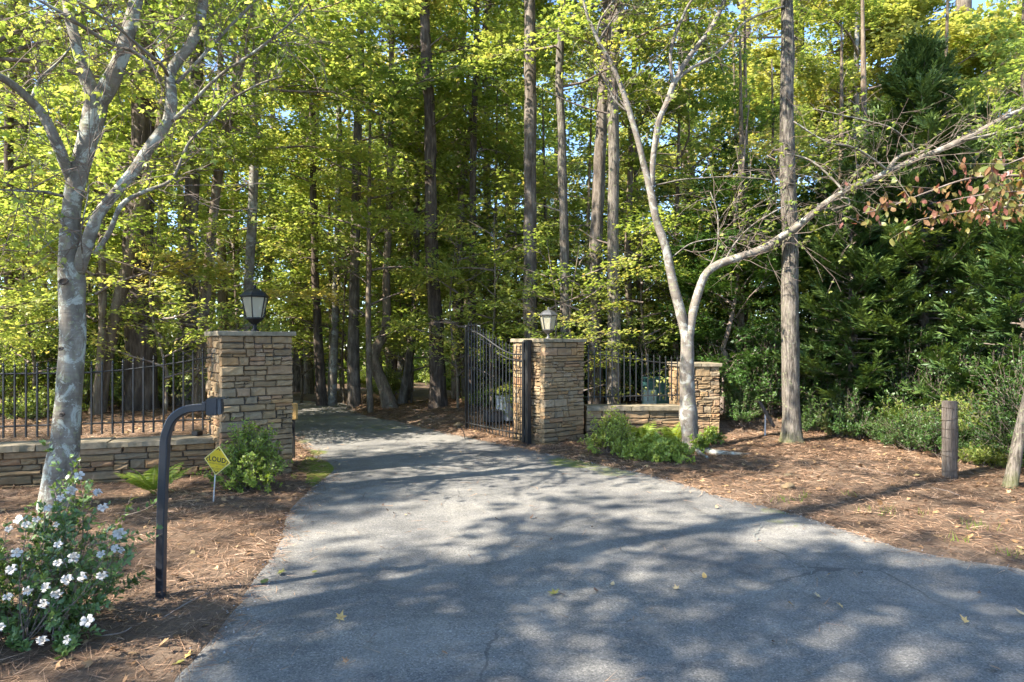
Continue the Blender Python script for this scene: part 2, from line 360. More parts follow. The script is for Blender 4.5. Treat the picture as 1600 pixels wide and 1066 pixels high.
# ------------------------------------------------------------------ drive outline and ground
EDGE_L = [(150, 1250), (270, 1066), (330, 1000), (398, 905), (436, 850), (452, 800), (486, 762), (506, 742), (492, 716), (462, 690), (440, 668), (425, 650)]
EDGE_R = [(560, 646), (645, 664), (715, 680), (805, 698), (868, 711), (930, 724), (1040, 748), (1130, 776), (1222, 797), (1330, 832), (1430, 862), (1600, 890), (1900, 925)]
pl = [G(*p)[:2] for p in EDGE_L]; pr = [G(*p)[:2] for p in EDGE_R]
pl = crspline(np.array([[*p, 0] for p in pl]), .15)[:, :2]; pr = crspline(np.array([[*p, 0] for p in pr]), .15)[:, :2]
far_l = np.array([[-6.2, 17.2], [-10, 19.6], [-18, 22]]); far_r = np.array([[-18, 25], [-9, 23], [-5.2, 19.5]])
near = np.array([[16, 4.2], [16, -9], [-9, -9], [-6, -2]])
DRIVE = np.vstack([pl, far_l, far_r, pr, near])
def sdist(x, y):
    A = DRIVE; B = np.roll(DRIVE, -1, 0); best = np.full(x.shape, 1e9); ins = np.zeros(x.shape, bool)
    for a, b in zip(A, B):
        e = b - a; L = e @ e + 1e-12; t = np.clip(((x - a[0]) * e[0] + (y - a[1]) * e[1]) / L, 0, 1)
        dx = x - a[0] - t * e[0]; dy = y - a[1] - t * e[1]; best = np.minimum(best, dx * dx + dy * dy)
        c = (a[1] > y) != (b[1] > y); ins ^= c & (x < (b[0] - a[0]) * (y - a[1]) / (b[1] - a[1] + 1e-15) + a[0])
    s = np.sqrt(best); return np.where(ins, -s, s)
C35, S35 = math.cos(R(35)), math.sin(R(35))
UW = np.array([C35, S35]); VW = np.array([-S35, C35])
LW0, LW1 = np.array([-8.6, 6.55]), np.array([-3.78, 8.16])          # left low wall line, front face
RW0, RW1 = np.array([1.28, 11.02]), np.array([2.95, 11.15])
def base_z(x, y):
    z = -.055 * np.clip(y - 17.2, 0, 40) - .2 * smooth(30, 60, y)
    # retained bank behind the left wall
    d = LW1 - LW0; d = d / np.linalg.norm(d); nrm = np.array([-d[1], d[0]])
    dl = (x - LW0[0]) * nrm[0] + (y - LW0[1]) * nrm[1]
    m = smooth(.16, .34, dl) * (1 - smooth(-4.3, -3.4, x - .0 * y)) * (1 - .75 * smooth(13, 24, y))
    m = m * np.where(x < -3.9, 1, smooth(.0, 1, (y - 9.0)))
    z = z + .44 * m
    # gentle bank right of the drive, behind and beside the right wall
    z = z + .16 * smooth(-3.2, -1.2, x) * smooth(12.6, 14.5, y) * (1 - smooth(18, 30, y))
    z = z + .20 * smooth(.9, 1.6, x) * smooth(11.3, 11.8, y)
    z = z + .10 * smooth(3.0, 4.6, x) * smooth(6.3, 8.4, y) * (1 - smooth(12, 14, y))
    return z
def ground_z(x, y, withnoise=True):
    x = np.asarray(x, float); y = np.asarray(y, float)
    s = sdist(x, y); p = np.stack([x, y, np.zeros_like(x)], -1)
    n = fbm(p, 1.3, 5, 4) * .022 + noise3(p, 6, 9) * .008
    edge = -.05 + .065 * smooth(-.12, .12, s + noise3(p, 4, 3) * .07 + noise3(p, 13, 31) * .025)
    b = base_z(x, y)
    return b * smooth(.0, .7, s) + np.where(s < .0, -.055 * np.clip(y - 17.2, 0, 40), -.055 * np.clip(y - 17.2, 0, 40)) * (1 - smooth(0, .7, s)) + edge + (n + .022) * smooth(0, .5, s)
def gz(x, y): return float(ground_z(np.array([x]), np.array([y]))[0])

def axis(lo, hi, step, outer):
    a = list(np.arange(lo, hi + 1e-6, step)); s = step; v = hi
    while v < outer: s *= 1.25; v += s; a.append(v)
    s = step; v = lo
    while v > -outer: s *= 1.25; v -= s; a.insert(0, v)
    return np.array(a)
gx = axis(-8, 9, .085, 260); gy = axis(1, 18, .085, 260)
X, Y = np.meshgrid(gx, gy); Z = ground_z(X, Y)
nx, ny = len(gx), len(gy)
i = np.arange(ny - 1)[:, None] * nx; j = np.arange(nx - 1)[None, :]
mb = MB(); mb.add(np.stack([X, Y, Z], -1).reshape(-1, 3), np.stack([i + j, i + j + 1, i + nx + j + 1, i + nx + j], -1).reshape(-1, 4))
ground = tag(link('ground', mb.mesh('ground', GROUND, True)), kind='structure')

# driveway: fine grid clipped to the outline
st = .11
dx_ = np.arange(-18.2, 16.1, st); dy_ = np.arange(-9, 25.2, st)
DX, DY = np.meshgrid(dx_, dy_); SD = sdist(DX, DY)
# push border points onto the outline so the edge stays smooth
keep = SD < st * .9
gxx = np.gradient(SD, st, axis=1); gyy = np.gradient(SD, st, axis=0)
out = (SD > 0) & keep
DXp = np.where(out, DX - gxx * SD, DX); DYp = np.where(out, DY - gyy * SD, DY)
DZ = -.055 * np.clip(DYp - 17.2, 0, 40) + .006 * noise3(np.stack([DXp, DYp, 0 * DXp], -1), .8, 2)
kk = keep[:-1, :-1] & keep[1:, :-1] & keep[:-1, 1:] & keep[1:, 1:]
n1 = len(dx_); ii, jj = np.nonzero(kk); F = np.stack([ii * n1 + jj, ii * n1 + jj + 1, (ii + 1) * n1 + jj + 1, (ii + 1) * n1 + jj], -1)
used, inv = np.unique(F, return_inverse=True); V = np.stack([DXp, DYp, DZ], -1).reshape(-1, 3)[used]; F = inv.reshape(F.shape)
def mossmask(x, y):
    m = np.zeros_like(x)
    for (px, py, r, s) in [(480, 708, .5, 1.0), (492, 735, .45, .95), (470, 690, .4, .7), (900, 722, .7, .8), (960, 736, .6, .65), (850, 712, .5, .45), (600, 668, 1.2, .55), (520, 655, 1.6, .5), (1225, 815, .35, .5), (1210, 800, .3, .6)]:
        c = G(px, py); m = np.maximum(m, s * (1 - smooth(r * .35, r, np.hypot(x - c[0], y - c[1]))))
    return m
mb = MB(); mb.add(V, F, mossmask(V[:, 0], V[:, 1]))
drive = tag(link('driveway', mb.mesh('driveway', ASPHALT, True)), kind='structure')
# light mineral-filled crack
mb = MB(); rg = np.random.default_rng(3)
ck = [(1175, 805), (1188, 822), (1180, 838), (1200, 856), (1238, 872), (1262, 888), (1280, 910)]
pp = crspline(np.array([G(*c) for c in ck]), .05); pp[:, :2] += rg.normal(0, .010, (len(pp), 2))
w = .0025 + .005 * rg.random(len(pp)); t = norm(np.gradient(pp, axis=0)); nrm = np.stack([-t[:, 1], t[:, 0], 0 * t[:, 0]], 1)
V = np.concatenate([pp + nrm * w[:, None], pp - nrm * w[:, None]]); V[:, 2] = .009; n_ = len(pp)
F = [(q, q + 1, n_ + q + 1, n_ + q) for q in range(n_ - 1) if rg.random() < .85]
mb.add(V, F); link('crack', mb.mesh('crack', mat_simple('crack_mineral', (.21, .215, .19), .9)), drive)
# moss cushion beside the left pillar
mb = MB(); a = np.arange(28) * 2 * math.pi / 28
c0 = np.array([-2.78, 8.62]); 
rings = []
for q, (rr, zz) in enumerate([(1, -.03), (.85, .012), (.6, .022), (.3, .026), (.02, .026)]):
    ex = rr * (.36 + .06 * np.sin(3 * a + 1)) ; ey = rr * (1.15 + .12 * np.sin(2 * a))
    loc = np.stack([np.cos(a) * ex, np.sin(a) * ey], 1)
    th = R(18); xy = np.stack([loc[:, 0] * math.cos(th) - loc[:, 1] * math.sin(th), loc[:, 0] * math.sin(th) + loc[:, 1] * math.cos(th)], 1) + c0
    rings.append(np.column_stack([xy, np.full(28, zz) + .006 * noise3(np.column_stack([xy, 0 * a]), 7, 4)]))
V = np.vstack(rings); F = [(r_ * 28 + q, r_ * 28 + (q + 1) % 28, (r_ + 1) * 28 + (q + 1) % 28, (r_ + 1) * 28 + q) for r_ in range(4) for q in range(28)]
mb.add(V, F); o = link('moss_patch', mb.mesh('moss_patch', MOSS, True)); tag(o, 'yellow-green moss on the ground beside the stone pillar with the black lantern', 'moss', kind='stuff')

# ------------------------------------------------------------------ stonework
def stone_mesh(w, h, d, rng, tint=0.5):
    """block: front face at y=0 (looking -y), body behind; rough split face, worn arrises"""
    e = min(.012, h * .14)
    nx_, nz_ = 4, 3
    xs = np.array([-.5, -.18, .18, .5]) * (w - 2 * e); zs = np.array([-.5, 0, .5]) * (h - 2 * e)
    V = []
    for z in zs:
        for x in xs:
            V.append([x + rng.normal(0, .004), -rng.uniform(.001, .018), z + rng.normal(0, .003)])
    fr = [0, 1, 2, 3, 7, 11, 10, 9, 8, 4]
    n0 = len(V); rim = []
    for q in fr:
        x, y, z = V[q]; sx = 0 if q in (1, 2, 9, 10) else (1 if x > 0 else -1); sz = 0 if q in (4, 7) else (1 if z > 0 else -1)
        V.append([x + sx * e, e * 1.1, z + sz * e]); 
    for q in range(len(fr)):
        x, y, z = V[n0 + q]; V.append([x, d, z])
    F4 = []
    for r_ in range(2):
        for c_ in range(3): b = r_ * 4 + c_; F4.append((b, b + 1, b + 5, b + 4))
    L = len(fr)
    for q in range(L):
        k = (q + 1) % L; F4.append((fr[k], fr[q], n0 + q, n0 + k)); F4.append((n0 + k, n0 + q, n0 + L + q, n0 + L + k))
    return np.array(V), np.array(F4)

def face_layout(width, height, rng, wmin=.10, wmax=.33, hmin=.042, hmax=.112):
    """rows of unequal courses; some cells are split into two thinner stones, some join two courses"""
    cells = []; z = 0; rows = []
    while z < height - 1e-6:
        h = rng.uniform(hmin * 1.4, hmax * 1.25)
        if height - z - h < hmin * 1.4: h = height - z
        rows.append((z, h)); z += h
    for (z, h) in rows:
        x = 0
        while x < width - 1e-6:
            w = rng.uniform(wmin, wmax)
            if width - x - w < wmin: w = width - x
            u = rng.random()
            if h > hmin * 1.9 and u < .5:
                k = rng.uniform(.36, .64); 
                for (zz, hh) in ((z, h * k), (z + h * k, h * (1 - k))):
                    if w > wmin * 2 and rng.random() < .55:
                        q = rng.uniform(.35, .65); cells += [(x, zz, w * q, hh), (x + w * q, zz, w * (1 - q), hh)]
                    else: cells.append((x, zz, w, hh))
            else: cells.append((x, z, w, h))
            x += w
    return cells
def build_face(parent, origin, u, width, height, rng, depth=.11, joined=None, **kw):
    """origin: lower left corner of the face seen from outside; u: unit direction to the right; outward is u rotated -90"""
    ang = math.atan2(u[1], u[0])
    for (x, z, w, h) in face_layout(width, height, rng, **kw):
        g = rng.uniform(.003, .008)
        V, F = stone_mesh(w - g, h - g, depth, rng)
        prd = rng.uniform(-.020, .012)
        cx = origin[0] + u[0] * (x + w / 2) + u[1] * -prd * 0; cyy = origin[1] + u[1] * (x + w / 2)
        # push along outward normal (u[1], -u[0])
        loc = Vector((cx + u[1] * prd, cyy - u[0] * prd, origin[2] + z + h / 2))
        if joined is not None:
            ca, sa = math.cos(ang), math.sin(ang)
            Q = np.stack([V[:, 0] * ca - V[:, 1] * sa, V[:, 0] * sa + V[:, 1] * ca, V[:, 2]], 1) + np.array(loc)
            joined.add(Q, F, rng.random())
        else:
            m_ = MB(); m_.add(V, F, rng.random()); o = link('stone', m_.mesh('stone', STONE), parent)
            o.location = loc - parent.location; o.rotation_euler = (0, 0, ang + rng.normal(0, .006))
def slab(name, parent, poly, z0, z1, mat, rng, over=0):
    """flagstone: polygon extruded with chipped, uneven edges"""
    pts = crspline(np.array([[*p, 0] for p in list(poly) + [poly[0]]]), .07)[:-1, :2] if False else None
    P_ = []
    for a, b in zip(poly, list(poly[1:]) + [poly[0]]):
        a = np.array(a); b = np.array(b); n = max(1, int(np.linalg.norm(b - a) / .07))
        for q in range(n): P_.append(a + (b - a) * q / n)
    P_ = np.array(P_); c = P_.mean(0); n = len(P_)
    top = P_ + (c - P_) * .012; jit = rng.normal(0, .004, (n, 2)); mid = P_ + jit
    V = np.vstack([np.column_stack([top, np.full(n, z1) + rng.normal(0, .0015, n)]), np.column_stack([mid, np.full(n, z1 - .010)]),
                   np.column_stack([mid + rng.normal(0, .003, (n, 2)), np.full(n, z0)]), [[*c, z1 + .002]], [[*c, z0]]])
    F4 = [(r_ * n + q, (r_ + 1) * n + q, (r_ + 1) * n + (q + 1) % n, r_ * n + (q + 1) % n) for r_ in range(2) for q in range(n)]
    m_ = MB(); b = 0; m_.add(V, F4, rng.random())
    m_.F3.append(np.array([(3 * n, q, (q + 1) % n) for q in range(n)] + [(3 * n + 1, 2 * n + (q + 1) % n, 2 * n + q) for q in range(n)])); m_.M3.append(np.zeros(2 * n, int))
    o = link(name, m_.mesh(name, mat), parent); o.location = -parent.location; return o
def pillar(name_label, fl, u, s, h, seed, kw, z0=-.06):
    """fl: front left corner at ground; u direction to the right; square side s"""
    rng = np.random.default_rng(seed); u = np.array(u); v = np.array([-u[1], u[0]])
    t = thing('stone_pillar', name_label, 'pillar', (fl[0], fl[1], 0))
    H = h - .058 - z0; c = np.array(fl) + u * s / 2 + v * s / 2; ang = math.atan2(u[1], u[0])
    mb = MB(); add_box(mb, (c[0] - fl[0], c[1] - fl[1], (H + z0) / 2), s - .05, s - .05, H + z0 - .005, ang); link('core', mb.mesh('core', MORTAR), t)
    build_face(t, (*(fl), z0), u, s, H, rng, **kw)
    bl = np.array(fl) + v * s
    build_face(t, (*(bl + v * -.012), z0), -v, s - .10, H, rng, **kw)
    jm = MB(); fr = np.array(fl) + u * s; br = fr + v * s
    build_face(t, (*(fr + v * .1), z0), v, s - .11, H, rng, joined=jm, **kw)
    build_face(t, (*br, z0), -u, s, H, rng, joined=jm, **kw)
    o = link('rear_stonework', jm.mesh('rear_stonework', STONE), t); o['kind'] = 'stuff'; o.location = -t.location
    ov = .035; A = np.array(fl) - u * ov - v * ov; B = fr + u * ov - v * ov; Cc = br + u * ov + v * ov; D = bl - u * ov + v * ov
    k = rng.uniform(.42, .58); k2 = k + rng.uniform(-.05, .05)
    M1 = A + (B - A) * k; M2 = D + (Cc - D) * k2; g = u * .003
    slab('cap_stone', t, [A, M1 - g, M2 - g, D], h - .058, h, CAPST, rng); slab('cap_stone', t, [M1 + g, B, Cc, M2 + g], h - .058, h - .003, CAPST, rng)
    return t, c
LP, lc = pillar('stone pillar left of the driveway, carrying the black lantern', (-3.577, 7.85), (C35, S35), .875, 1.875, 11, {})
RP, rc = pillar('stone pillar right of the driveway, carrying the grey lantern', (.525, 10.5), (C35, S35), .875, 1.79, 12, {})
FPp, fc = pillar('short stone pillar without a lantern, behind the pale forked tree', (2.955, 11.28), (math.cos(R(1)), math.sin(R(1))), .71, 1.36, 13, {})

def low_wall(label, A, B, h0, h1, thick, seed):
    rng = np.random.default_rng(seed); A = np.array(A); B = np.array(B); u = (B - A) / np.linalg.norm(B - A); L = np.linalg.norm(B - A)
    v = np.array([-u[1], u[0]]); t = thing('stone_wall', label, 'wall', (A[0], A[1], 0)); h = (h0 + h1) / 2
    c = A + u * L / 2 + v * thick / 2; mb = MB(); add_box(mb, (c[0] - A[0], c[1] - A[1], (h - .1) / 2), L - .02, thick - .05, h - .11, math.atan2(u[1], u[0])); link('core', mb.mesh('core', MORTAR), t)
    build_face(t, (*A, -.06), u, L, h - .07 + .06, rng, wmin=.16, wmax=.5, hmin=.05, hmax=.11)
    x = 0; ov = .045
    while x < L - .05:
        w = rng.uniform(.6, 1.0); w = L - x if L - x - w < .4 else w
        p0 = A + u * (x + .003) - v * ov; p1 = A + u * (x + w - .003) - v * ov; q0 = p0 + v * (thick + 2 * ov); q1 = p1 + v * (thick + 2 * ov)
        slab('cap_stone', t, [p0, p1, q1, q0], h - .07 + rng.normal(0, .002), h + rng.normal(0, .004), CAPST, rng); x += w
    return t
LWALL = low_wall('low stone wall under the iron fence left of the driveway', LW0, LW1, .53, .52, .30, 21)
RWALL = low_wall('low stone wall between the grey-lantern pillar and the short pillar', RW0, RW1, .62, .62, .30, 22)

# ------------------------------------------------------------------ iron fences and the gate
def picket(parent, base, z0, z1, r=.0085, finial=True, n=4):
    mb = MB(); x, y = base; H = z1 - z0
    q = [[sx * r, sy * r, z] for z in (z0, z1) for sx, sy in ((-1, -1), (1, -1), (1, 1), (-1, 1))]
    mb.add(q, [(0, 1, 5, 4), (1, 2, 6, 5), (2, 3, 7, 6), (3, 0, 4, 7), (3, 2, 1, 0)])
    if finial: add_lathe(mb, [(r * .9, z1), (r * 1.8, z1 + .006), (r * .9, z1 + .014), (r * 1.7, z1 + .035), (.0005, z1 + .085)], n=6)
    else: mb.add(np.array(q[4:]), [(0, 1, 2, 3)])
    o = link('picket', mb.mesh('picket', IRON), parent); o.location = (x, y, 0); return o
def rail(parent, pts, name='rail', r=.011):
    mb = MB(); add_tube(mb, pts, r, 4); return link(name, mb.mesh(name, IRON), parent)
def fence(label, A, B, zbot, zrail, ztop, step=.112, brl=None):
    A = np.array(A, float); B = np.array(B, float); L = np.linalg.norm(B - A); u = (B - A) / L
    t = thing('iron_fence', label, 'fence', (A[0], A[1], 0))
    n = int(L / step); xs = (np.arange(n) + .5) * L / n
    for x in xs:
        f = x / L; picket(t, tuple(u * x), zbot(f), ztop(f))
    k = 14
    rail(t, np.array([[*(u * L * q / k), zrail(q / k)[0]] for q in range(k + 1)]))
    rail(t, np.array([[*(u * L * q / k), zrail(q / k)[1]] for q in range(k + 1)]))
    return t
nL = norm(np.array([-(LW1 - LW0)[1], (LW1 - LW0)[0]]))
up = lambda f: max(0, (f - .7) / .3) ** 1.6
fence('black iron fence on the low wall left of the driveway', LW0 + nL * .17, LW1 + nL * .17 - np.array([.0, 0]),
      lambda f: .60, lambda f: (.735 - .0 * f, 1.36 + .20 * up(f)), lambda f: 1.42 + .20 * up(f))
fence('black iron fence between the grey-lantern pillar and the short pillar', RW0 + np.array([.0, .16]), RW1 + np.array([.02, .14]),
      lambda f: .70, lambda f: (.77 + .03 * f, 1.52 - .17 * smooth(0, 1, f)), lambda f: 1.60 - .2 * smooth(0, 1, f), step=.105)
# open gate leaf, hinged at the right pillar and swung inward
gt = thing('gate_leaf', 'tall black iron gate leaf standing open behind the driveway', 'gate', (.20, 10.75, 0))
gd = norm(np.array([-.556, .831])); GL = 1.95
def gtop(f): return 1.52 + .42 * smooth(.12, .95, f)
for q, f in enumerate(np.linspace(.055, .955, 17)): picket(gt, tuple(gd * GL * f), .07, gtop(f) + .09, .0085)
for f, rr, z1 in ((0, .028, 1.72), (1, .022, 2.02)):
    mb = MB(); add_box(mb, (*(gd * GL * f), (.05 + z1) / 2), rr * 2, rr * 2, z1 - .05, math.atan2(gd[1], gd[0])); add_lathe(mb, [(rr, z1), (rr * 1.3, z1 + .01), (.001, z1 + .05)], (*(gd * GL * f), 0), 8)
    link('gate_stile', mb.mesh('gate_stile', IRON), gt)
rail(gt, np.array([[*(gd * GL * f), gtop(f)] for f in np.linspace(0, 1, 20)]), 'gate_rail', .014)
rail(gt, np.array([[*(gd * GL * f), .17] for f in np.linspace(0, 1, 3)]), 'gate_rail', .014)
rail(gt, np.array([[*(gd * GL * f), gtop(f) - .10] for f in np.linspace(0, .45, 10)]), 'gate_rail', .008)
gp = thing('gate_post', 'black iron hinge post standing against the pillar with the grey lantern', 'post', (.27, 10.70, 0))
mb = MB(); add_box(mb, (0, 0, .86), .075, .075, 1.78, R(35)); add_box(mb, (0, 0, 1.76), .09, .09, .02, R(35)); link('post', mb.mesh('post', IRON), gp)
for z in (.22, 1.5):
    mb = MB(); add_lathe(mb, [(.001, -.06), (.024, -.06), (.024, .06), (.001, .06)], (-.06, .04, z), 10); link('hinge', mb.mesh('hinge', IRON), gp)

# ------------------------------------------------------------------ lanterns
def lantern(label, loc, h, mat, rz):
    t = thing('lantern', label, 'lantern', loc, rz=rz); s = h / .62
    def L(name, prof, n=24, ph=0, m=mat, parent=t):
        mb = MB(); add_lathe(mb, [(a * s, b * s) for a, b in prof], n=n, phase=ph); return link(name, mb.mesh(name, m, n > 12), parent)
    L('base', [(.001, 0), (.055, 0), (.055, .012), (.03, .03), (.024, .055), (.022, .075), (.03, .09), (.001, .095)], 20)
    L('bowl', [(.001, .085), (.028, .09), (.06, .115), (.105, .155), (.118, .168), (.118, .185), (.001, .186)], 6, R(30))
    rb, rt, zb, zt = .112, .170, .186, .452
    for q in range(6):
        a = R(30 + 60 * q); b = R(90 + 60 * q)
        mb = MB(); add_tube(mb, np.array([[rb * math.cos(a) * s, rb * math.sin(a) * s, zb * s], [rt * math.cos(a) * s, rt * math.sin(a) * s, zt * s]]), .0075 * s, 4); link('glazing_bar', mb.mesh('glazing_bar', mat), t)
        k = .97; mb = MB(); V = [[rb * k * math.cos(a), rb * k * math.sin(a), zb], [rb * k * math.cos(b), rb * k * math.sin(b), zb], [rt * k * math.cos(b), rt * k * math.sin(b), zt], [rt * k * math.cos(a), rt * k * math.sin(a), zt]]
        V += [[x * .975, y * .975, z] for x, y, z in V]
        mb.add(np.array(V) * s, [(0, 1, 2, 3), (7, 6, 5, 4), (0, 4, 5, 1), (1, 5, 6, 2), (2, 6, 7, 3), (3, 7, 4, 0)]); link('glass_pane', mb.mesh('glass_pane', GLASS), t)
    rf = L('roof', [(.16, .446), (.192, .450), (.196, .462), (.178, .474), (.150, .505), (.112, .535), (.066, .556), (.030, .563), (.001, .564)], 6, R(30))
    L('finial', [(.001, .56), (.028, .562), (.020, .575), (.012, .582), (.022, .592), (.022, .600), (.010, .608), (.005, .620), (.001, .622)], 14, 0, mat, rf)
    L('candle_tube', [(.001, .186), (.03, .186), (.03, .30), (.001, .302)], 12, 0, PALEGREY)
    return t
lantern('black hexagonal lantern on the stone pillar left of the driveway', (-3.40, 8.46, 1.877), .62, LAMPBLACK, R(8))
lantern('grey hexagonal lantern on the stone pillar right of the driveway', (.63, 11.1, 1.79), .55, LAMPGREY, R(14))

# ------------------------------------------------------------------ keypad pedestal
dp = 4.32
t = thing('intercom_post', 'dark blue gooseneck post with a keypad box, standing in the pine straw', 'intercom post', (*(P(251, 0, dp)[:2]), 0))
o0 = np.array([*(P(251, 0, dp)[:2]), 0])
path = [P(251, 938, dp), P(252, 860, dp), P(254, 780, dp), P(257, 715, dp), P(258, 690, dp), P(262, 672, dp), P(270, 655, dp), P(284, 643, dp), P(300, 638, dp), P(326, 636, dp)]
path[0][2] = -.05
pts = crspline(np.array(path), .03) - o0
# square steel tube with rounded corners
def sqtube(mb, pts, hw, corner=.25):
    d = norm(np.gradient(pts, axis=0)); side = np.array([0, 1., 0]); nrm = norm(np.cross(side, d))
    prof = []
    for sx, sy in ((1, 1), (-1, 1), (-1, -1), (1, -1)):
        for k in ((1, 1 - corner), (1 - corner, 1)) if sx * sy > 0 else ((1 - corner, 1), (1, 1 - corner)): prof.append((sx * k[0] * hw, sy * k[1] * hw))
    n = len(prof); V = np.array([p + side * a + q * b for p, q in zip(pts, nrm) for a, b in prof]); m = len(pts)
    F = [(i * n + j, i * n + (j + 1) % n, (i + 1) * n + (j + 1) % n, (i + 1) * n + j) for i in range(m - 1) for j in range(n)]; mb.add(V, F)
bc0 = P(333, 635, dp) - o0
mb = MB(); sqtube(mb, pts, .027); link('post', mb.mesh('post', POSTPAINT), t)
mb = MB(); sqtube(mb, np.array([bc0 + [-.062, 0, .0], bc0 + [-.038, 0, 0]]), .033); link('collar', mb.mesh('collar', POSTPAINT), t)
for sx, sy in ((1, 1), (1, -1), (-1, 1), (-1, -1)):
    mb = MB(); add_lathe(mb, [(.001, .012), (.009, .012), (.009, .022), (.004, .026), (.001, .026)], (sx * .052, sy * .052, 0), 6); link('bolt', mb.mesh('bolt', WIRE), t)
mb = MB(); add_box(mb, (0, 0, .006), .13, .13, .012); link('foot_plate', mb.mesh('foot_plate', POSTPAINT), t)
bc = P(333, 635, dp) - o0; th = R(52)
def bevbox(w, d, h, b=.006):
    bm = bmesh.new(); bmesh.ops.create_cube(bm, size=1); bmesh.ops.scale(bm, vec=(w, d, h), verts=bm.verts)
    bmesh.ops.bevel(bm, geom=bm.edges[:], offset=b, segments=2, affect='EDGES'); return bm
def from_bm(name, bm, mat, parent, loc=(0, 0, 0), rz=0, rx=0):
    me = bpy.data.meshes.new(name); bm.to_mesh(me); bm.free(); me.materials.append(mat); o = link(name, me, parent, loc); o.rotation_euler = (rx, 0, rz); return o
kb = from_bm('keypad_box', bevbox(.075, .10, .118, .009), POSTPAINT, t, tuple(bc + np.array([.0, 0, .0])), R(14))
from_bm('keypad_face', bevbox(.02, .088, .104, .003), LAMPGREY, kb, (.047, 0, -.002), 0)
from_bm('hood', bevbox(.07, .104, .008, .002), POSTPAINT, kb, (.058, 0, .056), 0)
from_bm('button_panel', bevbox(.006, .06, .07, .002), IRON, kb, (.06, 0, -.008), 0)

# ------------------------------------------------------------------ yellow yard sign
dS = 6.75; sc_ = P(339.5, 720, dS)
t = thing('yard_sign', 'yellow diamond warning sign reading LOUD on a thin metal stake', 'sign', (sc_[0], sc_[1], 0), rz=R(-12))
hh = .158
def diamond(hw, y0, y1, tilt=.0):
    V = []
    for y in (y0, y1): V += [[-hw, y, 0], [0, y, -hw], [hw, y, 0], [0, y, hw]]
    return np.array(V), [(0, 1, 2, 3), (7, 6, 5, 4), (0, 4, 5, 1), (1, 5, 6, 2), (2, 6, 7, 3), (3, 7, 4, 0)]
bo = thing('tmp', '', '') if False else None
mb = MB(); V, F = diamond(hh, 0, .006); mb.add(V, F); board = link('sign_board', mb.mesh('sign_board', YEDGE), t); board.location = (0, 0, sc_[2]); board.rotation_euler = (0, R(7), 0)
mb = MB(); V, F = diamond(hh - .012, -.0015, .0005); mb.add(V, F); link('yellow_panel', mb.mesh('yellow_panel', YELLOW), board)
def text(body, size, loc, mat, parent, name='lettering', sx=1.0):
    cu = bpy.data.curves.new(name, 'FONT'); cu.body = body; cu.size = size; cu.align_x = 'CENTER'; cu.align_y = 'CENTER'; cu.extrude = .0004; cu.space_character = 1.12; cu.offset = size * .035
    cu.materials.append(mat); tmp = bpy.data.objects.new('tmp', cu); COL.objects.link(tmp); bpy.context.view_layer.update(); me = bpy.data.meshes.new_from_object(tmp.evaluated_get(bpy.context.evaluated_depsgraph_get())); bpy.data.objects.remove(tmp)
    o = link(name, me, parent, loc); o.rotation_euler = (R(90), 0, 0); o.scale = (sx, 1, 1); return o
tx = text('LOUD', .070, (0, -.0025, .010), BLACKP, board, sx=1.0)
# slab serifs for the letters
text('SECURITY SYSTEMS', .021, (0, -.0025, -.034), DIMP, board, sx=.95)
text('Call', .016, (0, -.0025, -.062), DIMP, board); text('SECURITY', .024, (0, -.0025, -.086), DIMP, board)
for q in range(4):
    a = R(90 * q); mb = MB(); tip = hh - .020
    L0 = np.array([[0, 0, tip], [.022, 0, tip - .022], [.022, 0, tip - .036], [0, 0, tip - .014], [-.022, 0, tip - .036], [-.022, 0, tip - .022]])
    Rm = np.array([[math.cos(a), 0, math.sin(a)], [0, 1, 0], [-math.sin(a), 0, math.cos(a)]]); L0 = L0 @ Rm.T; L0[:, 1] = -.0022
    mb.add(L0, [(0, 1, 2, 3), (0, 3, 4, 5)]); link('corner_arrow', mb.mesh('corner_arrow', BLACKP), board)
mb = MB(); add_tube(mb, np.array([[-.03, .012, sc_[2] + .05], [-.03, .012, sc_[2] - .1], [-.07, .02, -.06]]), .007, 6); link('stake', mb.mesh('stake', WHITEM), t)

# ------------------------------------------------------------------ small things behind the gate
t = thing('wooden_block', 'small tan box showing behind the right edge of the black-lantern pillar', 'box', (*P(459.5, 0, 9.4)[:2], 0))
from_bm('box_body', bevbox(.09, .07, .23, .004), TAN, t, (0, 0, P(0, 643, 9.4)[2])); from_bm('support', bevbox(.04, .04, .62, .004), IRON, t, (-.01, .0, .30))
t = thing('path_light', 'low bronze path light at the edge of the driveway by the gate', 'path light', (*G(727, 686)[:2], 0)); c = P(718, 662, 11.6) - np.array([*G(727, 686)[:2], 0])
mb = MB(); add_tube(mb, crspline(np.array([[0, 0, -.02], [-.03, 0, .12], [c[0] * .8, 0, c[2] - .04]]), .04), .008, 6); link('stem', mb.mesh('stem', IRON), t)
mb = MB(); add_lathe(mb, [(.001, .05), (.03, .045), (.10, .0), (.10, -.008), (.03, -.01), (.035, -.06), (.001, -.065)], (c[0], 0, c[2]), 16); link('shade', mb.mesh('shade', mat_simple('bronze', (.06, .05, .035), .5, metal=.4)), t)
t = thing('utility_cabinet', 'pale ribbed metal cabinet seen through the gate bars beside the pillar', 'cabinet', (*P(797, 0, 13.2)[:2], .1), rz=R(35))
from_bm('cabinet_body', bevbox(.42, .4, .46, .01), PALEGREY, t, (0, 0, .26), 0)
for q in range(6): from_bm('louvre', bevbox(.018, .012, .38, .002), mat_simple('louvre_grey', (.25, .26, .27)) if q == 0 and not bpy.data.materials.get('louvre_grey') else bpy.data.materials['louvre_grey'], t, (-.17 + .068 * q, -.207, .26))  # upright strips in a darker grey than the cabinet body
from_bm('lid', bevbox(.46, .44, .03, .008), PALEGREY, t, (0, 0, .505))
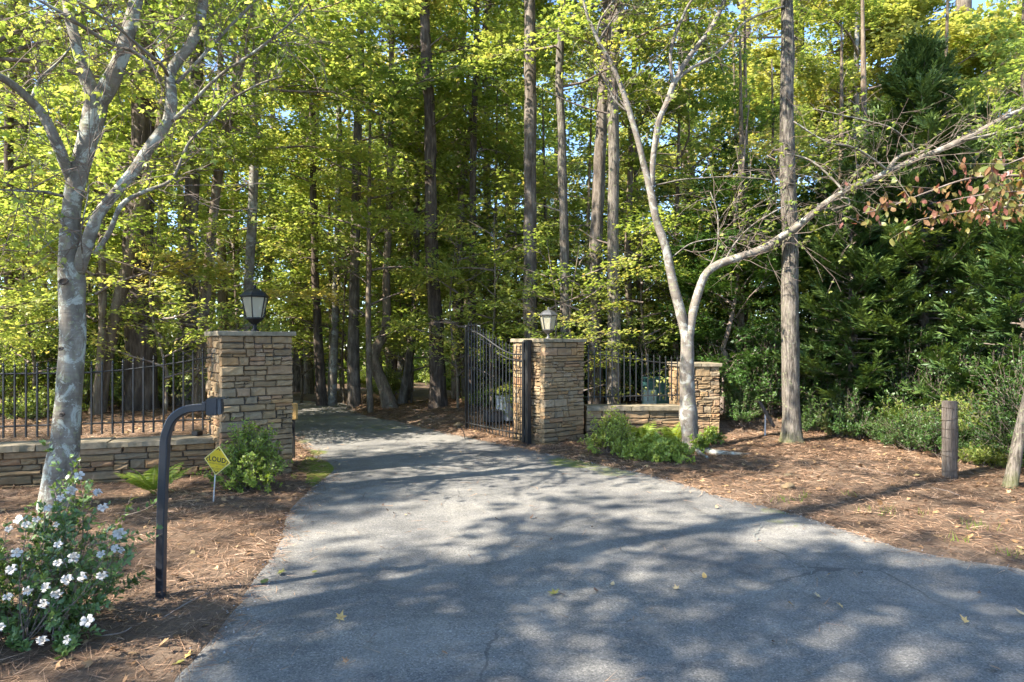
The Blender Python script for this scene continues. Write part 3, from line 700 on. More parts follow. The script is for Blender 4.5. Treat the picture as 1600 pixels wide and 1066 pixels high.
t = thing('utility_box', 'low dark metal box on the straw behind the gate bars', 'box', (*P(770, 0, 13.0)[:2], .1), rz=R(20))
from_bm('box_body', bevbox(.34, .25, .2, .01), LAMPGREY, t, (0, 0, .12)); from_bm('lid', bevbox(.36, .27, .02, .006), LAMPGREY, t, (0, 0, .235))
t = thing('green_cart', 'dark green lidded cart with a pale front, behind the low wall fence', 'cart', (*P(1026, 0, 13.4)[:2], .2), rz=R(-8))
from_bm('cart_body', bevbox(.62, .6, .62, .03), TEAL, t, (.0, 0, .43)); from_bm('lid', bevbox(.66, .64, .06, .02), TEAL, t, (0, 0, .77)); from_bm('pale_panel', bevbox(.26, .012, .34, .004), TEALLID, t, (-.16, -.305, .38))
for sx in (-1, 1):
    mb = MB(); add_lathe(mb, [(.001, -.03), (.1, -.03), (.1, .03), (.001, .03)], n=18); w_ = link('wheel', mb.mesh('wheel', IRON), t, (sx * .33, .25, .1)); w_.rotation_euler = (0, R(90), 0)
t = thing('ground_spotlight', 'small black floodlight lying on the low wall beside the pillar', 'floodlight', (*P(308, 0, 8.25)[:2], .53), rz=R(-30))
from_bm('lamp_head', bevbox(.13, .08, .055, .006), LAMPBLACK, t, (0, 0, .035)); from_bm('bracket', bevbox(.03, .05, .02, .003), LAMPBLACK, t, (.02, 0, .01))

# ------------------------------------------------------------------ fence post with wire, leaning stake, rocks
t = thing('fence_post', 'weathered wooden fence post wrapped in rusty wire at the bank', 'post', (*P(1484, 0, 7.75)[:2], gz(*P(1484, 0, 7.75)[:2])))
mb = MB(); V_, F_, F3_ = tube_arrays(np.array([[0, 0, -.1 + .08 * k] for k in range(14)]), .080, 16, bumps=lambda p, a, r: .06 * noise3(np.stack(np.broadcast_arrays(np.cos(a)[None] * 2.2, np.sin(a)[None] * 2.2, p[:, 2:3] * 2.0), -1), 1, 5) + .04 * (np.abs(np.sin(a * 3.5))[None] - .5)); V_[:, 2] = np.where(V_[:, 2] > .9, V_[:, 2] * .98 + .02 * V_[:, 0], V_[:, 2])
mb.add(V_, F_); mb.F3.append(F3_); mb.M3.append(np.zeros(len(F3_), int)); link('timber', mb.mesh('timber', WEATHER, False), t)
for z, til in ((.10, .02), (.24, -.03), (.35, .03), (.47, -.02), (.60, .01), (.72, .03), (.84, -.01)):
    mb = MB(); a = np.linspace(0, 2 * math.pi, 25); add_tube(mb, np.column_stack([.086 * np.cos(a), .086 * np.sin(a), z + til * np.cos(a)]), .0028, 5, cap=False); link('wire', mb.mesh('wire', WIRE), t)
for a in (3.6, 4.3, 5.1, 5.8):
    mb = MB(); add_tube(mb, np.array([[.086 * math.cos(a + .08 * math.sin(z * 9)), .086 * math.sin(a + .08 * math.sin(z * 9)), z] for z in np.linspace(.08, .86, 14)]), .0022, 4); link('wire', mb.mesh('wire', WIRE), t)
b0 = P(1195, 698, 10.9); t = thing('stake_post', 'thin grey stake with a slanting weathered board fixed to its top', 'stake', (b0[0], b0[1], 0)); o0 = np.array([b0[0], b0[1], 0])
mb = MB(); add_tube(mb, np.array([P(1195, 700, 10.9), P(1196, 645, 10.9)]) - o0, .013, 6); link('stake', mb.mesh('stake', PALEGREY), t)
bm = bevbox(.055, .02, .50, .003); o = from_bm('board', bm, WEATHER, t, tuple(P(1198, 647, 10.87) - o0)); o.rotation_euler = (0, R(-30), 0)
def rock(label, px, py, r, seed, flat=.6):
    c = G(px, py, .08); z = gz(c[0], c[1]); bm = bmesh.new(); bmesh.ops.create_icosphere(bm, subdivisions=3, radius=1)
    V = np.array([v.co[:] for v in bm.verts]); k = 1 + .35 * fbm(V, 1.1, seed) + .05 * noise3(V, 5, seed)
    for v, kk_ in zip(bm.verts, k): v.co = v.co * kk_; v.co.x *= r; v.co.y *= r * .8; v.co.z *= r * flat
    o = from_bm('rock', bm, STONE, None, (c[0], c[1], z + r * flat * .25)); tag(o, label, 'rock')
rock('pale rock in the pine straw, biggest of those by the driveway edge', 1233, 757, .075, 3)
rock('small tan rock beside a bigger pale one in the straw', 1217, 748, .042, 5)
rock('flat pale rock half buried behind the other two in the straw', 1233, 740, .06, 8, .4)

# ------------------------------------------------------------------ foliage building blocks
def leaf_shape(kind):
    if kind == 'lobed': V = [(0, 0, 0), (.42, .18, -.06), (.20, .46, .0), (.0, 1, -.10), (-.20, .46, 0), (-.42, .18, -.06), (.52, .55, -.1), (-.52, .55, -.1)]; F = [(0, 1, 2), (0, 2, 4), (0, 4, 5), (2, 3, 4), (1, 6, 2), (4, 7, 5)]
    elif kind == 'oval': V = [(0, 0, 0), (.26, .38, .05), (.17, .75, .02), (0, 1, -.08), (-.17, .75, .02), (-.26, .38, .05)]; F = [(0, 1, 5), (1, 2, 4), (1, 4, 5), (2, 3, 4)]
    elif kind == 'kite': V = [(0, 0, 0), (.3, .45, .06), (0, 1, -.06), (-.3, .45, .06)]; F = [(0, 1, 2), (0, 2, 3)]
    elif kind == 'blade': V = [(-.05, 0, 0), (.05, 0, 0), (0, 1, 0)]; F = [(0, 1, 2)]
    return np.array(V, float), np.array(F)
def put_leaves(mb, pos, dirs, nrms, size, kind, tint, mi=0, rng=None):
    """vectorised: one leaf per row"""
    LV, LF = leaf_shape(kind); n = len(pos)
    d = norm(dirs); s = norm(np.cross(d, nrms)); u = np.cross(s, d)
    size = np.broadcast_to(size, (n,))
    V = pos[:, None] + (s[:, None] * LV[None, :, 0:1] + d[:, None] * LV[None, :, 1:2] + u[:, None] * LV[None, :, 2:3]) * size[:, None, None]
    F = (LF[None] + (np.arange(n) * len(LV))[:, None, None]).reshape(-1, 3)
    mb.add(V.reshape(-1, 3), F, np.repeat(np.broadcast_to(tint, (n,)), len(LV)), mi)
def spray_points(rng, n=26, length=.7, width=.42):
    """a flat fan: leaf positions and directions in local frame (x along twig)"""
    t = rng.random(n) ** .8; side = rng.choice([-1, 1], n); off = rng.random(n) * width * (.35 + .65 * np.sin(np.clip(t, .05, 1) * 2.6))
    pos = np.stack([t * length, side * off, rng.normal(0, .035, n) - .10 * t ** 2 - .12 * off], 1)
    d = np.stack([.7 + .3 * rng.random(n), side * (.4 + rng.random(n)), rng.normal(-.15, .25, n)], 1)
    nr = np.stack([rng.normal(0, .35, n), rng.normal(0, .35, n), np.ones(n)], 1); return pos, norm(d), norm(nr)
def frame_from(dirv, rng):
    d = norm(dirv); up = np.array([0, 0, 1.]) + rng.normal(0, .18, 3); s = norm(np.cross(up, d)); u = np.cross(d, s); return np.stack([d, s, u], 0)   # rows

def make_crown(seed, z0, z1, Rm, nl, leaf=.105, sprays_per=5, up=.35, leaves=26, kind='lobed', tint0=.5, mat=None, shape='dome', droop=.25, trunk=None, base_r=.03, half=None, small_sub=True, gapseed=0):
    """returns (limb mesh, foliage mesh) for a tree whose trunk is the z axis (or follows trunk(z))"""
    rng = np.random.default_rng(seed); lm = MB(); fm = MB(); trunk = trunk or (lambda z: np.array([0, 0, z]))
    Ps, Ds, Ns, Tn, Sz = [], [], [], [], []
    for i in range(nl):
        f = (i + rng.random()) / nl; z = z0 + (z1 - z0) * f
        az = i * 2.4 + rng.normal(0, .5)
        if half is not None: az = half + rng.normal(0, .9)
        prof = {'dome': math.sin(math.pi * min(1, .22 + .78 * f)) ** .6 if f < .99 else .3, 'flat': 1 - .45 * f, 'cone': 1.05 - f, 'up': .45 + .55 * math.sin(math.pi * f)}[shape]
        L = Rm * prof * rng.uniform(.65, 1.12); el = up * rng.uniform(.3, 1.6)
        d0 = np.array([math.cos(az) * math.cos(el), math.sin(az) * math.cos(el), math.sin(el)])
        n = max(4, int(L / .35)); pts = [trunk(z)]; d = d0.copy()
        for k in range(n):
            d = norm(d + rng.normal(0, .10, 3) + np.array([0, 0, -droop * .10])); pts.append(pts[-1] + d * L / n)
        pts = np.array(pts); r0 = base_r * (L / Rm) + .006; rad = np.linspace(r0, .004, len(pts)); add_tube(lm, pts, rad, 5, cap=False)
        ns = max(3, int(L / .34)) 
        tb = rng.normal(0, .10)
        for k in range(ns):
            q = .22 + .78 * (k + rng.random()) / ns; idx = min(len(pts) - 2, int(q * (len(pts) - 1))); b = pts[idx] + (pts[idx + 1] - pts[idx]) * rng.random()
            ld = norm(pts[idx + 1] - pts[idx]); sd_ = 1 if k % 2 else -1; sidev = norm(np.cross(ld, [0, 0, 1.])) * sd_
            bd = norm(ld * .8 + sidev * rng.uniform(.4, 1.1) + np.array([0, 0, rng.normal(.05, .15)])); bl = (.35 + .65 * (1 - q)) * L * rng.uniform(.3, .55) + .2
            if small_sub:
                sp = np.array([b, b + bd * bl * .5 + rng.normal(0, .03, 3), b + bd * bl + np.array([0, 0, -droop * .2 * bl])]); add_tube(lm, sp, [r0 * .4, r0 * .25, .003], 3, cap=False)
            m = max(1, int(round(sprays_per * bl / .8)))
            for w in range(m):
                fq = (w + .6 + .4 * rng.random()) / m; o_ = b + bd * bl * fq * .9; dd = norm(bd + rng.normal(0, .45, 3) * np.array([1, 1, .4]))
                pos, ds, nr = spray_points(rng, leaves, .62, .34); M = frame_from(dd, rng)
                Ps.append(pos @ M + o_); Ds.append(ds @ M); Ns.append(nr @ M); Tn.append(np.clip(tint0 + tb + rng.normal(0, .10) + rng.normal(0, .14, leaves), 0, 1)); Sz.append(leaf * rng.uniform(.65, 1.25, leaves))
    Pp = np.vstack(Ps); put_leaves(fm, Pp, np.vstack(Ds), np.vstack(Ns), np.concatenate(Sz), kind, np.concatenate(Tn))
    return lm.mesh('limbs', BARK_TWIG, True), fm.mesh('crown', mat or LEAF, False)

def make_pine_crown(seed, z0, z1, Rm, nl, tint0=.6):
    rng = np.random.default_rng(seed); lm = MB(); fm = MB(); Pn, Dn, Tn, Sn = [], [], [], []
    for i in range(nl):
        f = (i + rng.random()) / nl; z = z0 + (z1 - z0) * f; az = i * 2.4 + rng.normal(0, .4); L = Rm * (1.05 - .6 * f) * rng.uniform(.6, 1.1); el = .2 + .5 * f
        d = np.array([math.cos(az) * math.cos(el), math.sin(az) * math.cos(el), math.sin(el)]); pts = np.array([np.array([0, 0, z]) + d * L * k / 5 + rng.normal(0, .08, 3) * (k > 0) for k in range(6)])
        add_tube(lm, pts, np.linspace(.05, .012, 6), 4, cap=False)
        for k in range(int(L * 8)):
            q = .3 + .7 * rng.random(); b = np.array([0, 0, z]) + d * L * q + rng.normal(0, .38, 3) * [1, 1, .5]; m = 26
            dd = norm(rng.normal(0, 1, (m, 3)) + d * .8 + [0, 0, .5]); Pn.append(np.repeat(b[None], m, 0)); Dn.append(dd); Tn.append(np.clip(tint0 + rng.normal(0, .12) + rng.normal(0, .1, m), 0, 1)); Sn.append(rng.uniform(.2, .34, m))
    D = np.vstack(Dn); put_leaves(fm, np.vstack(Pn), D, norm(np.cross(D, rng.normal(0, 1, D.shape))), np.concatenate(Sn), 'blade', np.concatenate(Tn))
    return lm.mesh('limbs', BARK_TWIG, True), fm.mesh('crown', NEEDLE, False)

# shared crown prototypes
UND = [make_crown(100 + k, 1.6 + .3 * k, 7.2 + .5 * k, 2.5, 17, sprays_per=3.4, leaves=32, tint0=.64 - .05 * k, leaf=.098) for k in range(3)]           # understory
CAN = [make_crown(120 + k, 4.0, 12.5, 3.0, 16, sprays_per=3.6, leaves=32, tint0=.60 + .05 * k, leaf=.112, shape='up') for k in range(3)]       # taller
PALE = make_crown(140, 3.5, 13, 3.4, 20, tint0=.55, leaf=.13, mat=LEAF_PALE, shape='up')
DARK = make_crown(141, .8, 8, 2.4, 26, tint0=.45, leaf=.11, mat=LEAF_DARK)
PINE = make_pine_crown(150, 9, 19, 2.8, 18)
SAP = [make_crown(160 + k, .7, 4.2, 1.6, 15, tint0=.60, leaf=.088, shape='flat', sprays_per=5, leaves=20) for k in range(2)]

# ------------------------------------------------------------------ trunks
def bark_bumps(amp, seed, fq=7, zs=1.3, flare=0):
    def f(path, a, ring):
        q = np.stack(np.broadcast_arrays(np.cos(a)[None] * fq / 2, np.sin(a)[None] * fq / 2, path[:, 2:3] * zs), -1)
        n = fbm(q, 1, seed, 3) * amp
        if flare:
            z = path[:, 2:3] - path[0, 2]; lob = .6 + .4 * np.cos(a * 4 + seed)[None] + .25 * np.cos(a * 7 + 2)[None]
            n = n + flare * np.exp(-np.clip(z, 0, None) / .16) * lob
        return n
    return f
def tree_from_pixels(label, cat_name, name, px, d, widths, mat, ztop=None, crowns=(), seed=0, n=12, amp=.07, step=.22, flare=.25, group=None, base_py=None):
    """px: list of (px,py) from base up; widths in photo pixels"""
    w = np.interp(np.linspace(0, 1, len(px)), np.linspace(0, 1, len(widths)), widths)
    A = np.array([[*P(x, y, d), ww * d / 1000 / 2] for (x, y), ww in zip(px, w)])
    gzv = gz(A[0, 0], A[0, 1]); 
    if A[0, 2] > gzv - .1: A = np.vstack([[A[0, 0] - (A[1, 0] - A[0, 0]) * .0, A[0, 1], gzv - .12, A[0, 3] * 1.05], A])
    else: A[0, 2] = gzv - .12
    if ztop:
        dr = norm(A[-1, :3] - A[-2, :3]); dr = norm(dr * [.5, .5, 1]); k = (ztop - A[-1, 2]) / dr[2]
        if k > .5:
            A = np.vstack([A, [*(A[-1, :3] + dr * k * .5), A[-1, 3] * .8], [*(A[-1, :3] + dr * k), A[-1, 3] * .35]])
    pts = crspline(A, step); base = np.array([A[0, 0], A[0, 1], gzv])
    q_ = np.stack([pts[:, 2], 0 * pts[:, 2] + seed * 5.3, 0 * pts[:, 2]], -1); wob = .035 * smooth(.5, 2, pts[:, 2] - gzv)
    pts[:, 0] += fbm(q_, .55, seed, 2) * wob; pts[:, 1] += fbm(q_, .5, seed + 40, 2) * wob; pts[:, 3] *= 1 + .06 * noise3(q_, 1.4, seed + 3)
    t = thing(name, label, cat_name, tuple(base), group)
    mb = MB(); add_tube(mb, pts[:, :3] - base, np.clip(pts[:, 3], .01, None), n, bark_bumps(amp, seed, flare=flare)); link('trunk', mb.mesh('trunk', mat, True), t)
    rs = np.random.default_rng(seed + 500)
    for k in range(int(rs.integers(5, 10))):
        i = int(rs.uniform(.12, .9) * len(pts)); p0 = pts[i, :3] - base; az = rs.uniform(0, 6.28); L_ = rs.uniform(.15, .9) * (1 if rs.random() < .7 else 1.8); dr = np.array([math.cos(az), math.sin(az), rs.uniform(-.15, .6)]); sp = crspline(np.array([p0, p0 + dr * L_ * .5 + rs.normal(0, .04, 3), p0 + dr * L_ + rs.normal(0, .08, 3)]), .1)
        sb = MB(); add_tube(sb, sp, np.linspace(min(.022, pts[i, 3] * .3), .005, len(sp)), 5); link('dead_branch', sb.mesh('dead_branch', BARK_TWIG, True), t)
    for (proto, rot, sc, zoff) in crowns:
        # follow the trunk: centre the crown on the trunk at its mid height
        zc = 6 * sc + zoff; i = np.argmin(np.abs(pts[:, 2] - zc)); off = pts[i, :3] - base
        for nm, me in (('limbs', proto[0]), ('crown', proto[1])):
            o = link(nm, me, t); o.location = (off[0], off[1], zoff); o.rotation_euler = (0, 0, rot); o.scale = (sc, sc, sc)
    return t
TP = tree_from_pixels
tr = 'tree'
TP('dark slender tree trunk at the far left behind the iron fence', tr, 'tree', [(20, 632), (16, 500), (12, 350), (16, 150), (20, 0)], 13.2, [17, 13, 11], BARK_DARK, 13, [(UND[0], 1.0, 1.1, 1)], 1)
TP('huge dark furrowed pine trunk, thickest behind the iron fence', tr, 'pine_tree', [(219, 645), (220, 560), (220, 420), (222, 250), (225, 0)], 11.7, [52, 42, 40, 36, 33], BARK_DARK, 17, [(PINE, 2.0, 1.0, 1.0)], 2, n=26, amp=.12, step=.1, flare=.22)
TP('thin brown trunk leaning right, left of the huge dark pine', tr, 'tree', [(152, 650), (165, 560), (185, 470), (203, 400), (225, 300), (250, 180)], 11.2, [24, 18, 14], BARK_MID, 9, [(UND[1], 1.0, .8, 2.2)], 3)
TP('grey furrowed trunk just right of the huge dark pine', tr, 'tree', [(287, 632), (292, 540), (296, 420), (300, 280), (306, 100), (310, 0)], 12.6, [27, 23, 20, 17], BARK_RED, 15, [(PINE, .5, 1.0, 1.0)], 4, n=18, amp=.1, step=.14)
TP('curving orange-brown trunk just left of the black-lantern pillar', tr, 'tree', [(309, 632), (317, 520), (327, 400), (345, 250), (372, 130), (398, 0)], 12.0, [20, 15, 13, 11], BARK_MID, 11, [(UND[2], 2.5, 1.1, 2.6)], 5)
TP('pale trunk rising behind the black lantern', tr, 'tree', [(385, 640), (387, 520), (390, 420), (396, 300), (400, 150), (404, 0)], 14.2, [15, 14, 12], BARK_PALE, 12, [(UND[0], 4, 1.2, 3)], 6)
TP('dark trunk nearest the black-lantern pillar on the far driveway side', tr, 'tree', [(503, 642), (499, 560), (493, 430), (488, 300), (486, 150)], 17.5, [17, 12, 9], BARK_DARK, 14, [(CAN[2], 1, .9, 2)], 7)
TP('straight pale-sided trunk beyond the crest of the driveway', tr, 'tree', [(519, 641), (521, 560), (525, 450), (528, 300)], 17.6, [16, 11, 9], BARK_PALE, 13, [(UND[1], 3, 1.3, 2.5)], 8)
TP('thick reddish pine trunk at the far end of the driveway', tr, 'pine_tree', [(554, 639), (552, 560), (552, 480), (556, 330), (562, 100)], 16.8, [21, 17, 15, 12], BARK_RED, 18, [(PINE, 5, 1.0, 1.0)], 9, n=18, amp=.1, step=.16)
TP('crooked S-shaped trunk beyond the straw bank', tr, 'tree', [(610, 640), (600, 605), (586, 572), (584, 550), (596, 528), (604, 500), (605, 420), (608, 300), (612, 120)], 16.3, [26, 18, 18, 14, 13, 11, 8], BARK_MID, 13, [(UND[2], 2.2, 1.2, 3)], 10)
TP('dark thin trunk between the crooked one and the big straight pine', tr, 'tree', [(628, 636), (640, 560), (650, 470), (652, 330)], 18.0, [16, 12, 10], BARK_RED, 12, [(UND[0], 1.7, 1.2, 2.5)], 11)
TP('big straight pine trunk on the straw bank in mid picture', tr, 'pine_tree', [(685, 641), (682, 560), (677, 420), (673, 250), (667, 60), (665, 0)], 15.3, [28, 23, 19, 16, 15], BARK_DARK, 18, [(PINE, 3.4, 1.0, 1.0)], 12, n=22, amp=.12, step=.12)
TP('pair-forming slim trunk right of the big straight pine', tr, 'tree', [(712, 636), (712, 520), (714, 420), (722, 300), (738, 180), (752, 80), (765, 0)], 17.0, [14, 11, 9], BARK_MID, 12, [(UND[1], 4.4, 1.0, 3.6)], 13)
TP('slim dark trunk rising through the open gate bars', tr, 'tree', [(737, 640), (736, 520), (738, 380), (742, 200), (744, 60)], 16.0, [13, 11, 9], BARK_DARK, 13, [(CAN[2], 2.9, .85, 4.4)], 14)
TP('pale slim trunk seen left of the tall pine behind the gate', tr, 'tree', [(764, 645), (762, 500), (761, 300), (760, 150)], 20.0, [14, 12, 10], BARK_PALE, 14, [(CAN[0], 4.1, 1.0, 3.4)], 15)
TP('tall straight pine directly left of the grey lantern', tr, 'pine_tree', [(829, 660), (829, 500), (828, 330), (828, 150), (827, 0)], 13.6, [25, 21, 19, 17], BARK_RED, 18, [(PINE, .9, 1.0, 1.0)], 16, n=22, amp=.12, step=.12)
TP('smoother grey trunk behind the grey-lantern pillar', tr, 'tree', [(882, 660), (882, 500), (881, 380), (878, 230), (876, 110), (880, 0)], 13.0, [17, 15, 13, 11], BARK_GREY, 13, [(UND[2], 5.1, 1.0, 4.6)], 17, n=14)
TP('broad reddish pine trunk just right of the grey-lantern pillar', tr, 'pine_tree', [(930, 660), (930, 560), (931, 430), (938, 280), (944, 120), (948, 0)], 13.2, [25, 21, 18, 15], BARK_RED, 18, [(PINE, 1.9, 1.0, 1.0)], 18, n=20, amp=.12, step=.12)
TP('grey trunk behind the middle of the low wall fence', tr, 'tree', [(960, 660), (958, 560), (956, 400), (957, 250), (960, 100), (966, 0)], 12.6, [24, 19, 17, 15], BARK_GREY, 15, [(UND[0], 3.3, 1.1, 5)], 19, n=16)
TP('thin trunk right of the grey one behind the low wall fence', tr, 'tree', [(984, 650), (983, 500), (982, 380), (986, 200), (992, 60)], 15.0, [13, 10, 8], BARK_MID, 11, [(UND[1], 5.6, 1.0, 3.4)], 20)
TP('tall grey trunk with a mossy foot on the right bank', tr, 'tree', [(1238, 705), (1237, 670), (1235, 560), (1234, 420), (1232, 250), (1231, 100), (1230, 0)], 10.2, [35, 28, 26, 24, 22, 20, 18], BARK_GREY, 14, [(UND[0], 2.2, .85, 6.2), (CAN[1], 4.2, .8, 6.6)], 21, n=24, amp=.07, step=.08, flare=.45)
TP('leaning bare trunk at the far right edge beside the fence post', tr, 'tree', [(1575, 775), (1583, 735), (1595, 670), (1612, 600), (1640, 500), (1690, 300)], 7.3, [21, 18, 15, 12, 9], BARK_GREY, 6, [(UND[1], 1.2, .5, 2.6)], 22, n=16, amp=.05, step=.08)
TP('thin crooked sapling behind the short stone pillar', tr, 'sapling', [(1128, 640), (1134, 560), (1128, 545), (1140, 500), (1150, 440), (1146, 360), (1160, 280)], 12.6, [8, 8, 6, 4], BARK_TWIG, 6.5, [(DARK, 1, .55, .3)], 23, n=8)

# ------------------------------------------------------------------ the two foreground trees, limb by limb
def limb(mb, px, d, dz=None, w=(10, 6), n=8, amp=.05, seed=0, step=.06, mi=0, k=.86):
    """px rows (x,y[,depth])"""
    w = np.interp(np.linspace(0, 1, len(px)), np.linspace(0, 1, len(w)), w)
    A = np.array([[*P(p[0], p[1], p[2] if len(p) > 2 else d), k * ww * (p[2] if len(p) > 2 else d) / 2000] for p, ww in zip(px, w)])
    pts = crspline(A, step)
    s_ = np.arange(len(pts)) * step; q_ = np.stack([s_, 0 * s_ + seed * 3.7, 0 * s_], -1); env = np.sin(np.linspace(0, math.pi, len(pts)))
    pts[:, 0] += noise3(q_, 2.2, seed) * .022 * env; pts[:, 2] += noise3(q_, 2.6, seed + 9) * .018 * env
    kn = noise3(q_, 3.1, seed + 5); pts[:, 3] *= 1 + .10 * kn + .08 * smooth(.55, .8, kn)
    add_tube(mb, pts[:, :3], np.clip(pts[:, 3], .003, None), n, bark_bumps(amp, seed)); return pts
def twigs(mb, fm, pts, rng, count, length, depth_spread=.5, leafy=.5, leaf=.07, q0=.2, n=3, kind='lobed', up=.15, tint0=.6, lv=3, r0=.006):
    Ps, Ds, Ns, Ts, Sz = [], [], [], [], []
    for k in range(count):
        q = q0 + (1 - q0) * rng.random(); i = min(len(pts) - 2, int(q * (len(pts) - 1))); b = pts[i, :3]; ax = norm(pts[i + 1, :3] - pts[i, :3])
        d = norm(ax * .6 + rng.normal(0, 1, 3) * [1, depth_spread * 2, .8] + [0, 0, up]); L = length * rng.uniform(.4, 1.2); p = [b]; m = 5
        for s in range(m): d = norm(d + rng.normal(0, .18, 3)); p.append(p[-1] + d * L / m)
        p = np.array(p); add_tube(mb, p, np.linspace(r0, .0018, m + 1), 3, cap=False)
        for s in range(n):
            j = rng.integers(1, m); dd = norm(d + rng.normal(0, .7, 3)); l2 = L * rng.uniform(.25, .5); e = p[j] + dd * l2
            add_tube(mb, np.array([p[j], (p[j] + e) / 2 + rng.normal(0, .012, 3), e]), [r0 * .5, r0 * .4, .0012], 3, cap=False)
            if rng.random() < leafy:
                c = rng.integers(2, 2 + lv); tq = rng.random((c, 1)); Ps.append(p[j] + (e - p[j]) * tq + rng.normal(0, .03, (c, 3))); Ds.append(norm(dd + rng.normal(0, .7, (c, 3)) + [0, 0, -.35])); Ns.append(norm(rng.normal(0, .5, (c, 3)) + [0, 0, 1]))
                Ts.append(np.clip(tint0 + rng.normal(0, .2, c), 0, 1)); Sz.append(leaf * rng.uniform(.6, 1.2, c))
    if Ps: put_leaves(fm, np.vstack(Ps), np.vstack(Ds), np.vstack(Ns), np.concatenate(Sz), kind, np.concatenate(Ts))

rng = np.random.default_rng(77)
D1 = 6.55
bz = gz(*P(88, 0, D1)[:2]); base = np.array([*P(88, 0, D1)[:2], bz])
t = thing('cherry_tree', 'big lichen-spotted multi-stem tree in front of the left fence', tr, tuple(base))
def off(mesh_obj): mesh_obj.location = -Vector(base); return mesh_obj
mb = MB(); limb(mb, [(84, 815), (93, 745), (103, 690), (108, 600), (112, 520), (115, 450), (111, 400), (112, 340), (118, 290), (132, 235), (147, 180), (152, 155)], D1, w=(62, 52, 45, 43, 41, 44, 37, 32, 33, 32, 33, 31), n=26, amp=.06, seed=3, step=.05)
off(link('trunk', mb.mesh('trunk', BARK_CHERRY, True), t))
LS = []
def L1(px, w, seed, **kw):
    mb = MB(); pts = limb(mb, px, D1, w=w, n=kw.get('n', 14), amp=.06, seed=seed, step=.06); o = off(link('limb', mb.mesh('limb', BARK_CHERRY, True), t)); LS.append(pts); return pts
L1([(152, 168), (141, 135), (127, 92), (112, 42), (103, -5, 6.6), (92, -70, 6.5), (70, -150, 6.2)], (26, 22, 20, 17, 14, 9), 4)
L1([(148, 172), (165, 143), (184, 102), (199, 62), (212, 5, 6.7), (225, -60, 6.9), (250, -160, 7.2)], (28, 26, 25, 24, 20, 12), 5)
L1([(112, 285), (102, 258, 6.45), (86, 222, 6.35), (65, 180, 6.3), (45, 158, 6.2), (20, 135, 6.1), (-20, 110, 5.9), (-90, 70, 5.6)], (18, 19, 17, 15, 14, 10), 6)
L1([(122, 425), (137, 380, 6.5), (155, 335, 6.5), (182, 297, 6.55), (212, 262, 6.6), (240, 222, 6.65), (262, 190, 6.7), (269, 150, 6.7), (268, 122, 6.7), (278, 98, 6.75), (298, 72, 6.8), (312, 40, 6.9), (320, -5, 7), (328, -70, 7.1), (330, -150, 7.3)], (24, 22, 19, 20, 17, 19, 19, 18, 14, 10), 7)
L1([(103, 308), (88, 303, 6.4), (66, 297, 6.2), (30, 297, 6.0), (-10, 296, 5.9)], (6, 5, 4), 8, n=6)
L1([(251, 126, 6.6), (232, 98, 6.4), (205, 80, 6.2), (172, 66, 6.0), (128, 40, 5.8), (85, 15, 5.6), (48, -5, 5.5), (-20, -40, 5.4)], (9, 7, 6, 4), 9, n=6)
L1([(150, 395, 6.5), (172, 362, 6.5), (190, 322, 6.5), (222, 302, 6.5), (262, 285, 6.5), (280, 262, 6.5), (298, 222, 6.5), (330, 190, 6.5), (362, 155, 6.5), (402, 133, 6.4), (440, 120, 6.3)], (9, 8, 6, 5, 4, 3), 10, n=6)
L1([(268, 190, 6.7), (300, 160, 6.6), (345, 118, 6.5), (395, 82, 6.4), (440, 48, 6.3), (480, 10, 6.2)], (7, 5, 3), 11, n=6)
L1([(276, 130, 6.7), (310, 95, 6.8), (355, 45, 6.9), (395, 5, 7.0), (430, -40, 7.1)], (7, 6, 5, 4), 12, n=6)
L1([(262, 118, 6.6), (250, 98, 6.3), (205, 62, 6.0), (150, 22, 5.7), (110, -8, 5.6)], (6, 5, 4), 13, n=6)
L1([(48, 155, 6.25), (62, 125, 6.4), (95, 95, 6.6), (120, 60, 6.8)], (5, 3), 14, n=6)
L1([(130, 420, 6.45), (128, 360, 6.2), (140, 300, 6.1), (137, 250, 6.0), (150, 205, 6.0)], (3, 2, 1.5), 15, n=5)
# upper crown above the frame
tm = MB(); fm = MB()
for p_ in LS: twigs(tm, fm, p_, rng, int(8 + len(p_) * .45), .85, leafy=.30, leaf=.075, tint0=.68)
for e, zz, rr in (((98, -75), 3.2, 1), ((230, -70), 3.6, 1), ((-60, 90), 3, 1), ((328, -80), 3.4, 1)):
    p0 = P(e[0], e[1], 6.7); 
    for k in range(9):
        az = rng.uniform(0, 6.28); dr = norm([math.cos(az), math.sin(az), rng.uniform(.25, 1.2)]); L = rng.uniform(1.6, 2.8); pts = [p0]
        for s in range(8): dr = norm(dr + rng.normal(0, .14, 3)); pts.append(pts[-1] + dr * L / 8)
        pts = np.array(pts); add_tube(tm, pts, np.linspace(.03, .006, 9), 5, cap=False); twigs(tm, fm, np.column_stack([pts, pts[:, 0]]), rng, 16, .9, leafy=.75, leaf=.085, lv=6, n=5, tint0=.6)
off(link('twigs', tm.mesh('twigs', BARK_TWIG, True), t)); off(link('crown', fm.mesh('crown', LEAF), t))
# knot scars on the trunk
for (px, py, r) in ((99, 440, .045), (95, 545, .02), (97, 648, .022)):
    mb = MB(); c = P(px, py, D1 - .16); a = np.linspace(0, 2 * math.pi, 17); add_tube(mb, c + np.column_stack([r * np.cos(a), .01 * np.sin(a), r * .62 * np.sin(a)]), .009, 5, cap=False)
    V = c + np.column_stack([r * .9 * np.cos(a[:-1]), np.full(16, .004), r * .56 * np.sin(a[:-1])]); mb.add(np.vstack([V, c + [0, .012, 0]]), [(16, q, (q + 1) % 16) for q in range(16)]); off(link('knot', mb.mesh('knot', BARK_DARK, True), t))

